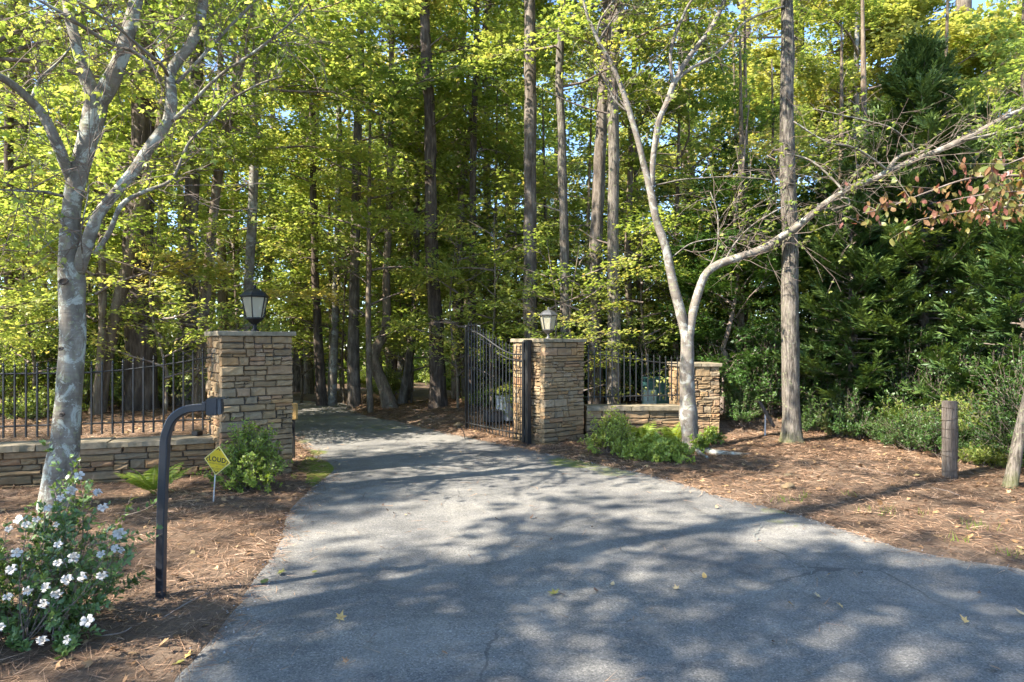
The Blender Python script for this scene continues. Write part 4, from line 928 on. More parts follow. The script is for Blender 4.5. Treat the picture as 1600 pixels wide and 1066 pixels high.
# pale forked tree on the right
D2 = 10.1
bz = gz(*P(1080, 0, D2)[:2]); base = np.array([*P(1080, 0, D2)[:2], bz])
t = thing('forked_tree', 'pale smooth forked tree whose long limb sweeps to the right', tr, tuple(base)); LS = []
mb = MB(); limb(mb, [(1081, 712), (1079, 690), (1076, 640), (1074, 590), (1074, 545), (1073, 518)], D2, w=(44, 31, 28, 27, 26, 22), n=24, amp=.05, seed=2, step=.05)
off(link('trunk', mb.mesh('trunk', BARK_PALE, True), t))
for k, r_ in enumerate([[(1080, 697), (1098, 706, 9.95), (1125, 716, 9.75), (1160, 724, 9.6), (1200, 730, 9.5)], [(1072, 700), (1058, 708, 9.9), (1042, 716, 9.7)], [(1084, 698), (1092, 715, 9.75), (1106, 733, 9.4)]]):
    pp = []
    for q in r_: v = P(q[0], q[1], q[2] if len(q) > 2 else D2); v[2] = gz(v[0], v[1]) + (.10, .03, .01, -.01, -.05)[len(pp)]; pp.append(v)
    mb = MB(); pts = crspline(np.array(pp), .06); add_tube(mb, pts, np.linspace((.075, .06, .06)[k], .02, len(pts)), 10, bark_bumps(.12, k)); off(link('root', mb.mesh('root', BARK_CHERRY, True), t))
def L2(px, w, seed, n=12, keep=True):
    mb = MB(); pts = limb(mb, px, D2, w=w, n=n, amp=.06, seed=seed, step=.07, k=.78); off(link('limb', mb.mesh('limb', BARK_PALE, True), t))
    if keep: LS.append(pts)
    return pts
L2([(1073, 560), (1070, 522), (1062, 480), (1050, 435), (1040, 390), (1028, 345), (1018, 300), (1008, 262), (992, 205), (975, 150), (955, 100), (934, 62), (922, 35)], (17, 19, 19, 18, 16, 14, 12, 10, 8, 7), 3, keep=False)
L2([(932, 60), (938, 35), (955, 8), (975, -20)], (5, 4), 4, 6); L2([(928, 50), (915, 20), (905, -20), (890, -80)], (6, 4), 5, 6)
L2([(936, 62), (958, 30), (985, -2), (1010, -30)], (4, 3), 6, 6)
L2([(985, 180), (965, 150), (945, 118)], (4, 3), 7, 6); L2([(980, 175), (960, 155), (941, 122), (930, 100)], (4, 2), 8, 6)
L2([(1017, 300), (1020, 262), (1024, 225), (1030, 190), (1042, 160), (1052, 132)], (13, 12, 11, 11), 9)
L2([(1052, 135), (1048, 100), (1052, 60), (1070, 20), (1088, -10), (1110, -60)], (7, 6, 5), 10, 8)
L2([(1052, 135), (1066, 105), (1088, 75), (1108, 48), (1124, 18), (1136, -15), (1150, -80)], (11, 10, 9, 7), 11, 10)
L2([(1054, 128), (1078, 108), (1108, 92), (1135, 68), (1158, 40), (1190, 22), (1225, 10)], (8, 6, 5, 3), 12, 8)
long_ = L2([(1075, 560), (1077, 522), (1084, 482), (1094, 448), (1104, 428), (1124, 414), (1158, 402), (1196, 386), (1232, 362, 10), (1268, 336, 9.9), (1304, 308, 9.8), (1336, 290, 9.7), (1372, 276, 9.6), (1392, 264, 9.55), (1430, 250, 9.5), (1470, 234, 9.4), (1510, 216, 9.3), (1555, 192, 9.2), (1600, 170, 9.1), (1660, 140, 9)], (16, 17, 17, 16, 15, 15, 14, 13, 13, 12, 12, 11, 10, 9), 13, 16)
L2([(1388, 266, 9.55), (1400, 248, 9.5), (1420, 240, 9.5), (1448, 237, 9.5)], (8, 7, 6), 14, 8)
L2([(1386, 266, 9.55), (1360, 245, 9.4), (1330, 228, 9.3), (1290, 222, 9.2), (1240, 190, 9.2)], (5, 4, 3), 15, 6)
L2([(1440, 245, 9.5), (1400, 205, 9.4), (1355, 190, 9.4), (1310, 178, 9.3), (1270, 170, 9.3)], (4, 3, 2), 16, 6)
L2([(1500, 220, 9.3), (1545, 210, 9.2), (1600, 195, 9.1)], (6, 5), 17, 6); L2([(1300, 310, 9.8), (1325, 310, 9.7), (1328, 318, 9.7), (1300, 328, 9.7)], (4, 3), 18, 6)
L2([(1320, 300, 9.8), (1290, 270, 9.9), (1262, 250, 10), (1230, 240, 10)], (5, 3), 19, 6); L2([(1130, 412), (1150, 380), (1180, 350), (1230, 320)], (4, 2), 20, 5)
L2([(1100, 432), (1118, 395), (1122, 340), (1110, 300)], (3, 2), 21, 5); L2([(1045, 405), (1085, 380), (1140, 372), (1180, 378)], (3, 1.5), 22, 5)
L2([(1020, 290), (1090, 278), (1160, 276), (1240, 288)], (3, 1.5), 23, 5)
tm = MB(); fm = MB()
for p_ in LS: twigs(tm, fm, p_, rng, int(6 + len(p_) * .22), .85, leafy=.3, leaf=.08, lv=3, n=4, depth_spread=.35, r0=.0055)
twigs(tm, fm, long_, rng, 30, 1.1, leafy=.3, leaf=.08, lv=2, n=6, depth_spread=.3, up=.5, q0=.25, r0=.007)
for e, n_ in (((1130, -30), 7), ((1100, -50), 5), ((905, -40), 5), ((975, -20), 4)):
    p0 = P(e[0], e[1], D2)
    for k in range(n_):
        az = rng.uniform(0, 6.28); dr = norm([math.cos(az), math.sin(az), rng.uniform(.25, 1.0)]); L = rng.uniform(1.4, 2.6); pts = [p0]
        for s in range(8): dr = norm(dr + rng.normal(0, .14, 3)); pts.append(pts[-1] + dr * L / 8)
        pts = np.array(pts); add_tube(tm, pts, np.linspace(.03, .006, 9), 5, cap=False); twigs(tm, fm, np.column_stack([pts, pts[:, 0]]), rng, 12, .8, leafy=.5, leaf=.085, lv=4, n=4)
off(link('twigs', tm.mesh('twigs', BARK_TWIG, True), t)); off(link('crown', fm.mesh('crown', LEAF), t))

# ------------------------------------------------------------------ dogwood at the right edge
rng = np.random.default_rng(5)
dD = 5.6; bx = P(1900, 0, dD); base = np.array([bx[0], bx[1], gz(bx[0], bx[1])])
t = thing('dogwood_tree', 'dogwood with reddening leaves reaching in from the right edge', tr, tuple(base))
mb = MB(); pts = crspline(np.array([[0, 0, -.1, .09], [-.05, .05, 1.2, .075], [-.1, .1, 2.4, .06], [.1, .2, 4, .03]]), .12); add_tube(mb, pts[:, :3], pts[:, 3], 14, bark_bumps(.08, 4, flare=.3)); link('trunk', mb.mesh('trunk', BARK_MID, True), t)
limbs_px = [[(1850, 330, 5.7), (1700, 285, 5.6), (1600, 275, 5.6), (1520, 278, 5.6), (1450, 300, 5.6), (1385, 325, 5.6), (1348, 333, 5.6)], [(1800, 340, 5.8), (1660, 320, 5.9), (1560, 325, 5.9), (1480, 335, 5.9), (1430, 345, 5.9)], [(1850, 260, 5.5), (1700, 225, 5.4), (1620, 240, 5.3), (1560, 262, 5.3)], [(1850, 330, 5.2), (1680, 300, 5.2), (1570, 300, 5.2), (1490, 312, 5.2)]]
leaf_me = []
for k in range(4):
    m_ = MB(); L_ = .085 + .012 * k; xs = np.array([0, .16, .27, .30, .24, .12, 0]); ys = np.array([0, .12, .3, .5, .72, .9, 1.0])
    Vc = [[0, y, -.10 * y * y - .02 * k * y] for y in ys]; Vr = [[x, y, .07 - .1 * y * y - .02 * k * y] for x, y in zip(xs, ys)]; Vl = [[-x, y, .07 - .1 * y * y] for x, y in zip(xs, ys)]
    V = np.array(Vc + Vr + Vl) * L_; F = [(q, 7 + q, 8 + q, q + 1) for q in range(6)] + [(q, q + 1, 15 + q, 14 + q) for q in range(6)]; m_.add(V, F, .10 + .22 * k); leaf_me.append(m_.mesh('leaf', RED, True))
tm = MB(); cnt = 0
for lp in limbs_px:
    A = np.array([P(*q) for q in lp]); pts = crspline(A, .08) - base; add_tube(tm, pts, np.linspace(.02, .004, len(pts)), 6, cap=False)
    npt = len(pts)
    for k in range(19):
        i = int(npt * (.38 + .62 * rng.random())); i = min(i, npt - 2); b = pts[i]; dd = norm([rng.normal(-.3, .6), rng.normal(0, .6), rng.normal(-.05, .3)]); L = rng.uniform(.12, .34); e = b + dd * L
        add_tube(tm, np.array([b, e]), [.004, .002], 3, cap=False)
        for s in range(4):
            p0 = b + (e - b) * rng.uniform(.5, 1.05); o = link('leaf', leaf_me[rng.integers(4)], t); cnt += 1
            o.location = p0; yv = Vector((rng.normal(0, .6), rng.normal(0, .6), -1.0 + rng.normal(0, .5))).normalized(); o.rotation_euler = yv.to_track_quat('Y', 'Z').to_euler(); o.rotation_euler.rotate_axis('Y', rng.uniform(0, 6.28)); s_ = rng.uniform(.55, .9); o.scale = (s_, s_, s_)
xm = MB()
for lp in limbs_px:
    A = np.array([P(*q) for q in lp]); pts = crspline(A, .08) - base; n_ = 130; i = (len(pts) * (.22 + .76 * rng.random(n_))).astype(int).clip(0, len(pts) - 1); pos = pts[i] + rng.normal(0, 1, (n_, 3)) * [.13, .16, .09]
    put_leaves(xm, pos, rng.normal(0, .5, (n_, 3)) + [0, 0, -1], rng.normal(0, 1, (n_, 3)), rng.uniform(.045, .08, n_), 'oval', np.clip(rng.normal(.45, .3, n_), 0, 1))
o = link('small_leaves', xm.mesh('small_leaves', RED), t); o['kind'] = 'stuff'
link('twigs', tm.mesh('twigs', BARK_TWIG, True), t)
for nm, me in (('limbs', UND[2][0]), ('upper_crown', UND[2][1])): o = link(nm, me, t); o.scale = (.5, .5, .55); o.location = (.1, .2, 1.2)

o = link('upper_foliage', None, t) if False else None

# ------------------------------------------------------------------ cedar
rng = np.random.default_rng(9); cD = 13.2
def cedar(label, px, base_py, top_py, d, Rm, seed, nbr=150, group=None):
    rng = np.random.default_rng(seed); b = P(px, 0, d); g = gz(b[0], b[1]); top = P(px, top_py, d)[2] - g
    t = thing('cedar_tree', label, tr, (b[0], b[1], g), group); mb = MB(); add_tube(mb, np.array([[0, 0, -.1], [.03, 0, top * .5], [0, 0, top]]), [.12, .08, .01], 10, bark_bumps(.1, 2)); link('trunk', mb.mesh('trunk', BARK_RED, True), t)
    lm = MB(); Ps, Ds, Ns, Ts, Ss = [], [], [], [], []
    for i in range(nbr):
        f = (i + rng.random()) / nbr; z = .25 + (top - .25) * f; az = i * 2.4 + rng.normal(0, .3); L = Rm * (1 - f) ** .85 * rng.uniform(.55, 1.15) + .18; el = -.05 + .85 * f
        d0 = np.array([math.cos(az) * math.cos(el), math.sin(az) * math.cos(el), math.sin(el)]); n = 7; pts = [np.array([0, 0, z])]; dd = d0
        for k in range(n): dd = norm(dd + np.array([0, 0, .06 * (k - 2)]) + rng.normal(0, .05, 3)); pts.append(pts[-1] + dd * L / n)
        pts = np.array(pts); add_tube(lm, pts, np.linspace(.018, .003, n + 1), 4, cap=False); nf = int(14 + L * 21); tb = rng.normal(0, .1)
        for k in range(nf):
            q = .18 + .82 * rng.random(); j = min(n - 1, int(q * n)); p0 = pts[j] + (pts[j + 1] - pts[j]) * rng.random(); ax = norm(pts[j + 1] - pts[j]); sv = norm(np.cross(ax, [0, 0, 1.])) * rng.choice([-1, 1])
            fd = norm(ax * rng.uniform(.4, 1) + sv * rng.uniform(.1, .9) + [0, 0, rng.uniform(-.1, .45)]); fl = rng.uniform(.16, .34); m = 15; u_ = rng.random(m); s2 = norm(np.cross(fd, [0, 0, 1.] + rng.normal(0, .4, 3)))
            sd2 = rng.choice([-1, 1], m); Ps.append(p0 + fd * (u_ * fl)[:, None]); Ds.append(norm(fd + s2 * (sd2 * rng.uniform(.3, .9, m))[:, None] + rng.normal(0, .12, (m, 3)))); Ns.append(norm(np.cross(s2, fd) + rng.normal(0, .3, (m, 3))))
            Ts.append(np.clip(.50 + tb + .6 * (q - .5) + rng.normal(0, .1) + rng.normal(0, .1, m), 0, 1)); Ss.append(rng.uniform(.07, .14, m))
    fm = MB(); LVs = np.vstack(Ps); put_leaves(fm, LVs, np.vstack(Ds), np.vstack(Ns), np.concatenate(Ss) * 1.0, 'kite' if False else 'cedar', np.concatenate(Ts)); link('limbs', lm.mesh('limbs', BARK_TWIG, True), t); link('crown', fm.mesh('crown', CEDAR), t); return t
_ls = leaf_shape
def leaf_shape(kind):
    if kind == 'cedar': return np.array([(0, 0, 0), (.13, .45, .02), (0, 1, -.03), (-.13, .45, .02)], float), np.array([(0, 1, 2), (0, 2, 3)])
    return _ls(kind)
cedar('tall pointed dark cedar behind the fence post on the right', 1440, 700, 85, 12.0, 2.75, 31, 230)
cedar('dark cedar half hidden between the mossy-footed trunk and the tall pointed cedar', 1330, 700, 330, 11.6, 1.7, 35, 110)
cedar('smaller cedar with brighter green tips at the right edge', 1600, 700, 330, 9.6, 1.35, 33, 80)

# ------------------------------------------------------------------ shrubs
def stems_and_leaves(base_pts, tips, rng, leaf, kind, mat, per=14, wh=(.45, 1), r=.006, spread=.03, tint0=.5, sub=2, upl=.3, barkm=None, bow=.15):
    lm = MB(); fm = MB(); Ps, Ds, Ns, Ts, Ss = [], [], [], [], []
    for b, e in zip(base_pts, tips):
        segs = [(b, e, r)]
        for s in range(sub):
            q = rng.uniform(.4, .85); p0 = b + (e - b) * q; L = np.linalg.norm(e - b) * rng.uniform(.2, .42); dr = norm(norm(e - b) + rng.normal(0, .55, 3) + [0, 0, .15]); segs.append((p0, p0 + dr * L, r * .6))
        for (p0, p1, rr) in segs:
            mid = (p0 + p1) / 2 + rng.normal(0, .03, 3) - np.array([0, 0, bow * .3]) * np.linalg.norm((p1 - p0)[:2]); pts = crspline(np.array([p0, mid, p1]), .05 if r > .003 else .08); add_tube(lm, pts, np.linspace(rr, rr * .3, len(pts)), 4, cap=False)
            d = norm(p1 - p0); m = per; q = wh[0] + (wh[1] - wh[0]) * rng.random(m) ** .7
            if rr < r: q = .2 + .8 * rng.random(m)
            idx = np.clip((q * (len(pts) - 1)).astype(int), 0, len(pts) - 1); pos = pts[idx] + rng.normal(0, spread * .3, (m, 3))
            rad = rng.normal(0, 1, (m, 3)); rad = norm(rad - d * (rad @ d)[:, None]); dr = norm(rad + d * rng.uniform(.2, 1, (m, 1)) + [0, 0, upl]); nn = norm(d * 1.0 + [0, 0, .6] + rng.normal(0, .35, (m, 3)))
            Ps.append(pos + rad * spread * .2); Ds.append(dr); Ns.append(nn); Ts.append(np.clip(tint0 + .25 * (q - .6) + rng.normal(0, .13, m), 0, 1)); Ss.append(leaf * rng.uniform(.6, 1.2, m))
    put_leaves(fm, np.vstack(Ps), np.vstack(Ds), np.vstack(Ns), np.concatenate(Ss), kind, np.concatenate(Ts)); return lm.mesh('stems', barkm or BARK_TWIG, True), fm.mesh('foliage', mat)
def dome_shrub(label, px, d, rx, rz_, seed, n, leaf, mat, kind='oval', per=14, name='shrub', cat='shrub', ry=None, lean=(0, 0), tint0=.5, group=None, sub=3, r=.005):
    rng = np.random.default_rng(seed); b = P(px, 0, d); g = gz(b[0], b[1]); t = thing(name, label, cat, (b[0], b[1], g), group); ry = ry or rx * .8
    B, T = [], []
    for k in range(n):
        az = rng.uniform(0, 2 * math.pi); el = rng.uniform(.03, 1) ** .75 * math.pi / 2; q = rng.uniform(.72, 1.08) * (1 + .12 * math.sin(az * 3 + seed))
        T.append(np.array([math.cos(az) * math.cos(el) * rx * q + lean[0] * math.sin(el), math.sin(az) * math.cos(el) * ry * q, math.sin(el) * rz_ * q + .04])); B.append(np.array([rng.normal(0, rx * .12), rng.normal(0, ry * .12), -.02]))
    s, f = stems_and_leaves(B, T, rng, leaf, kind, mat, per=per, r=r, sub=sub, tint0=tint0, spread=leaf * .6); link('stems', s, t); link('foliage', f, t); return t
dome_shrub('rounded green boxwood in front of the black-lantern pillar', 389, 7.4, .50, .64, 41, 170, .034, BOX, per=26, name='boxwood_shrub', lean=(.03, 0), tint0=.62)
dome_shrub('bright boxwood against the foot of the grey-lantern pillar', 952, 9.7, .46, .56, 42, 150, .036, BOX, per=24, name='boxwood_shrub', tint0=.85, lean=(.1, 0))
dome_shrub('low spreading feathery shrub in front of the pale forked tree', 1028, 9.3, .58, .24, 43, 230, .05, BOX, kind='kite', per=26, name='low_juniper', ry=.42, tint0=.75)
for k, (px, d, rx, h, lab) in enumerate([(1085, 9.9, .16, .22, 'small weedy tuft at the foot of the pale forked tree'), (1100, 10.6, .3, .22, 'small green tuft at the foot of the short stone pillar')]):
    dome_shrub(lab, px + 10, d, rx, h, 60 + k, 30, .05, BOX, kind='kite', per=12, name='weed_tuft', cat='weed')

def fern(label, px, d, nf, L, seed, g=None, group=None):
    rng = np.random.default_rng(seed); b = P(px, 0, d); g = gz(b[0], b[1]) if g is None else g; t = thing('fern', label, 'fern', (b[0], b[1], g), group)
    for k in range(nf):
        az = 2 * math.pi * (k + rng.random() * .7) / nf; l = L * rng.uniform(.75, 1.15); el = rng.uniform(.85, 1.4)
        pts = []; p = np.zeros(3); e = el
        for s in range(13): pts.append(p.copy()); p = p + np.array([math.cos(az) * math.cos(e), math.sin(az) * math.cos(e), math.sin(e)]) * l / 12; e -= .075
        pts = np.array(pts); mb = MB(); add_tube(mb, pts, np.linspace(.003, .0012, 13), 3, tint=.3, cap=False); sv = np.array([-math.sin(az), math.cos(az), 0])
        q = np.linspace(.18, 1, 24); ix = q * 12; c = np.array([np.interp(ix, np.arange(13), pts[:, j]) for j in range(3)]).T; ax = norm(np.gradient(c, axis=0)); pl_ = l * .26 * np.sin(np.clip(q, 0, 1) * math.pi * .92 + .12).clip(.1, 1)
        for s in (-1, 1): put_leaves(mb, c, sv * s + ax * .35 + np.array([0, 0, -.15]) + rng.normal(0, .06, (24, 3)), np.cross(ax, sv) + rng.normal(0, .08, (24, 3)), pl_, 'pinna', np.clip(.5 + rng.normal(0, .12, 24), 0, 1))
        link('frond', mb.mesh('frond', FERN), t)
_l2 = leaf_shape
def leaf_shape(kind):
    if kind == 'pinna': return np.array([(0, 0, 0), (.075, .25, 0), (.055, .7, -.03), (0, 1, -.08), (-.055, .7, -.03), (-.075, .25, 0)], float), np.array([(0, 1, 5), (1, 2, 4), (1, 4, 5), (2, 3, 4)])
    return _l2(kind)
fern('bright fern against the low wall left of the intercom post', 240, 7.1, 12, .47, 51)
fern('fern against the low wall behind the bright boxwood', 1003, 10.35, 13, .50, 52)
fern('fern just left of the pale forked tree', 1052, 10.45, 12, .48, 53)

# azalea with white flowers
rng = np.random.default_rng(19); aD = 3.75
b = P(60, 0, aD); base = np.array([b[0], b[1], 0.0]); t = thing('azalea_bush', 'white-flowering azalea bush at the bottom left corner', 'azalea', tuple(base))
hull = [(-260, 1000), (-260, 800), (-120, 790), (0, 800), (40, 780), (110, 720), (135, 690), (160, 745), (212, 770), (222, 830), (238, 880), (180, 935), (170, 985), (120, 1010), (40, 1040), (-100, 1060)]
def inpoly(x, y, poly):
    c = False
    for (ax, ay), (bx_, by_) in zip(poly, poly[1:] + poly[:1]):
        if (ay > y) != (by_ > y) and x < (bx_ - ax) * (y - ay) / (by_ - ay) + ax: c = not c
    return c
T = []; B = []
while len(T) < 180:
    x, y = rng.uniform(-260, 240), rng.uniform(690, 1060)
    if inpoly(x, y, hull) and not (x > 150 and y < 830 and rng.random() < .45):
        d = aD + rng.normal(0, .20) + (.25 if y < 800 else 0); p = P(x, y, d); 
        if p[2] < .05: p[2] = rng.uniform(.05, .25)
        T.append(p - base); B.append(np.array([rng.normal(0, .10) + (x < 0) * -.35, rng.normal(.0, .08), -.03]))
s, f = stems_and_leaves(B, T, rng, .040, 'oval', AZ, per=30, wh=(.30, 1.0), r=.0045, sub=2, tint0=.5, spread=.02)
link('stems', s, t); link('foliage', f, t)
flw = [(161, 793, 1.15), (153, 770, .8), (112, 767, 1), (95, 778, .9), (124, 743, .9), (29, 812, .9), (57, 812, .8), (41, 820, .9), (26, 864, 1), (18, 890, 1), (91, 851, 1), (115, 872, 1), (91, 880, .9), (105, 906, 1.25), (130, 902, .9), (160, 900, 1.1), (187, 834, 1.05), (190, 860, .8), (158, 866, .8), (72, 918, 1.05), (43, 923, 1), (12, 933, 1.05), (89, 928, 1), (69, 944, .9), (136, 970, 1.15), (67, 1001, .95), (105, 1000, 1.05), (0, 980, .8), (75, 794, .8), (88, 820, .7), (14, 827, .8), (180, 857, .7), (-40, 900, 1), (-70, 860, 1), (-110, 930, 1), (-60, 970, 1), (-150, 860, 1)]
fl_me = []
for v_ in range(3):
    m_ = MB(); rg = np.random.default_rng(200 + v_)
    for q in range(5):
        a = R(72 * q + rg.normal(0, 6)); na = 5; rows = []
        for ri, (rr, hw, zz) in enumerate([(.005, .004, -.014), (.016, .011, .000), (.029, .0175, .009), (.041, .0155, .009), (.049, .006, .001)]):
            rows.append([[rr * math.cos(a) - k * hw * math.sin(a), rr * math.sin(a) + k * hw * math.cos(a), zz + .006 * abs(k) * (1 if ri % 2 else -1) + rg.normal(0, .0035)] for k in (-1, -.4, .4, 1)])
        V = np.array(rows).reshape(-1, 3); F = [(r_ * 4 + c_, r_ * 4 + c_ + 1, r_ * 4 + c_ + 5, r_ * 4 + c_ + 4) for r_ in range(4) for c_ in range(3)]; m_.add(V, F, rg.random())
    for q in range(6): put_leaves(m_, np.array([[0, 0, -.01]]), np.array([[rg.normal(0, .4), rg.normal(0, .4), 1]]), np.array([[1., 0, 0]]), .034, 'blade', .9)
    fl_me.append(m_.mesh('flower', PETAL, True))
for k, (x, y, s_) in enumerate(flw):
    o = link('flower', fl_me[k % 3], t); o.location = Vector(P(x, y, aD - .36 + rng.normal(0, .04)) - base); nrm_ = Vector((rng.normal(.1, .35), -1, rng.normal(.45, .3))); o.rotation_euler = nrm_.to_track_quat('Z', 'Y').to_euler(); s2 = s_ * .60 * rng.uniform(.75, 1.1); o.scale = (s2, s2 * rng.uniform(.8, 1), s2 * rng.uniform(.8, 2.4))

# wild shrubs along the right wood edge and under the trees
def make_bush(seed, n=70, leaf=.06, mat=LEAF_DARK, H=1.3, Rr=.9, per=16):
    rng = np.random.default_rng(seed); B, T = [], []
    for k in range(n):
        az = rng.uniform(0, 6.28); q = rng.random() ** .6; T.append(np.array([math.cos(az) * Rr * q * rng.uniform(.7, 1.1), math.sin(az) * Rr * q * rng.uniform(.7, 1.1), H * (1 - .55 * q * q) * rng.uniform(.35, 1.1)])); B.append(np.array([rng.normal(0, .2), rng.normal(0, .2), -.05]))
    return stems_and_leaves(B, T, rng, leaf, 'oval', mat, per=per, wh=(.25, 1), r=.006, sub=4, tint0=.5, spread=.04)
BUSH = [make_bush(300), make_bush(301, mat=LEAF, leaf=.07, H=1.5), make_bush(302, n=90, H=1.9, Rr=1.1), make_bush(303, mat=LEAF, H=.6, Rr=.8, leaf=.06)]
def bush(k, x, y, s, rz, label, group=None, cat='bush', name='wild_shrub'):
    t = thing(name, label, cat, (x, y, gz(x, y)), group, rz)
    for nm, me in (('stems', BUSH[k][0]), ('foliage', BUSH[k][1])): o = link(nm, me, t); o.scale = (s, s, s)
    return t
rng = np.random.default_rng(8)
row = [(1310, 10.7, 1, .6), (1405, 10.2, 1, .7), (1500, 9.3, 1, .65), (1460, 9.6, 3, 1), (1350, 11.2, 3, 1.1), (1545, 8.3, 3, .9), (1160, 11.6, 0, 1.0), (1205, 12.3, 2, 1.1), (1270, 11.2, 0, .8), (1290, 12.2, 2, 1.2), (1330, 10.6, 0, .7), (1365, 11.6, 2, 1.1), (1385, 10.0, 0, .85), (1425, 9.4, 0, .75), (1450, 10.6, 2, 1.1), (1475, 8.9, 0, .7), (1520, 8.9, 0, .8), (1560, 8.4, 0, .8), (1545, 9.8, 2, 1.2), (1620, 8.2, 2, .9), (1640, 7.6, 0, .7), (1140, 13.0, 2, 1.0), (1080, 13.6, 2, 1.0), (1700, 7.6, 2, 1.1)]
for (px, d, k, s) in row:
    s *= rng.uniform(.45, 1.0); x = (px - 800) / 1000 * d; bush(k, x, d, s, rng.uniform(0, 6.28), 'dark leafy thicket shrub at the wood edge right of the short pillar', 'thicket shrubs at the right wood edge')
for k in range(34):
    y = rng.uniform(13.6, 26); x = rng.uniform(-.85, .85) * y
    if sdist(np.array([x]), np.array([y]))[0] < .8 or (abs(x + 1.6) < 2.0 and y < 16): continue
    bush(int(rng.choice([0, 1, 1, 2, 3])), x, y, rng.uniform(.6, 1.3), rng.uniform(0, 6.28), 'low leafy undergrowth shrub among the trunks of the wood', 'undergrowth shrubs in the wood')
for (px, d, k, s) in [(60, 10.6, 3, .8), (150, 11.8, 1, .9), (265, 12.6, 1, .9), (40, 12.5, 1, 1.2), (-40, 11, 1, 1.1), (820, 13.2, 1, .7), (770, 15.3, 3, 1), (860, 13.6, 0, 1.0), (925, 14.2, 0, 1.1), (1000, 14.4, 2, .9)]:
    x = (px - 800) / 1000 * d; bush(k, x, d, s, rng.uniform(0, 6.28), 'low leafy undergrowth shrub among the trunks of the wood', 'undergrowth shrubs in the wood')

# ------------------------------------------------------------------ the wood behind: many trees, shared crowns
def plain_trunk(seed, h, r, mat, lean=.3):
    rng = np.random.default_rng(seed); A = np.array([[0, 0, -.3, r * 1.15], [rng.normal(0, .05), rng.normal(0, .05), h * .2, r], [rng.normal(0, lean * .5), rng.normal(0, lean * .5), h * .55, r * .75], [0, 0, h, r * .25]])
    pts = crspline(A, .5); mb = MB(); add_tube(mb, pts[:, :3], pts[:, 3], 10, bark_bumps(.1, seed)); return mb.mesh('trunk', mat, True)
TR = [plain_trunk(1, 13, .13, BARK_MID), plain_trunk(2, 13, .16, BARK_DARK), plain_trunk(3, 9, .07, BARK_MID), plain_trunk(4, 20, .22, BARK_RED), plain_trunk(5, 13, .12, BARK_PALE)]
def wood_tree(x, y, trk, crown, s, rz, label, group, name='wood_tree'):
    t = thing(name, label, tr, (x, y, gz(x, y)), group, rz)
    for nm, me in (('trunk', trk), ('limbs', crown[0]), ('crown', crown[1])): o = link(nm, me, t); o.scale = (s, s, s)
    return t
SAPT = plain_trunk(6, 4.6, .03, BARK_MID, .2)
rng = np.random.default_rng(14)
placed = []
def far_ok(x, y, md):
    if any(math.hypot(x - a, y - b) < md for a, b in placed): return False
    placed.append((x, y)); return True
gb = 'leafy trees of the wood behind the gate'
k = 0
while k < 33:
    y = rng.uniform(18, 34); x = rng.uniform(-.95, .95) * y
    if sdist(np.array([x]), np.array([y]))[0] < .6 or not far_ok(x, y, 2.1): continue
    c = rng.choice(5); proto = [UND[0], UND[1], UND[2], CAN[0], CAN[2]][c]; tk = TR[2] if c < 3 else TR[int(rng.choice([0, 1, 4]))]
    wood_tree(x, y, tk, proto, rng.uniform(.95, 1.35) if c < 3 else rng.uniform(1.0, 1.35), rng.uniform(0, 6.28), 'leafy tree among many in the wood behind the gate', gb); k += 1
k = 0
while k < 36:
    y = rng.uniform(33, 62); x = rng.uniform(-1.0, 1.0) * y
    if not far_ok(x, y, 2.8): continue
    proto = [CAN[0], CAN[1], CAN[2], PALE, PINE][int(rng.choice(5, p=[.25, .2, .2, .15, .2]))]
    wood_tree(x, y, TR[3] if proto is PINE else TR[int(rng.choice([0, 1, 4]))], proto, rng.uniform(1.3, 1.9), rng.uniform(0, 6.28), 'leafy tree among many in the wood behind the gate', gb); k += 1
# understory trees close behind the fences
near_us = [(-7.1, 10.9, 0), (-10.2, 12.2, 2), (-3.4, 15.4, 0), (-1.3, 17.9, 2), (-8.3, 14.2, 0), (-11.8, 17, 2), (-5.6, 19.5, 2), (1.9, 15.2, 1), (3.9, 14.8, 2), (-.4, 17.4, 0), (5.6, 13.8, 1), (.9, 19, 2), (-2.2, 19.2, 1), (8.6, 12.6, 0)]
for (x, y, k) in near_us: wood_tree(x, y, TR[2], UND[k], rng.uniform(.8, 1.05), rng.uniform(0, 6.28), 'young leafy tree among the first rows behind the fences', 'young leafy trees behind the fences')
for k in range(30):
    y = rng.uniform(14.5, 27); x = rng.uniform(-.8, .62) * y
    if sdist(np.array([x]), np.array([y]))[0] < 1.2 or not far_ok(x, y, 1.1): continue
    t = thing('young_sapling', 'thin leafy sapling in the undergrowth of the wood', 'sapling', (x, y, gz(x, y)), 'leafy saplings in the undergrowth', rng.uniform(0, 6.28)); s_ = rng.uniform(.8, 1.25)
    for nm, me in (('trunk', SAPT), ('limbs', SAP[k % 2][0]), ('crown', SAP[k % 2][1])): o = link(nm, me, t); o.scale = (s_, s_, s_)
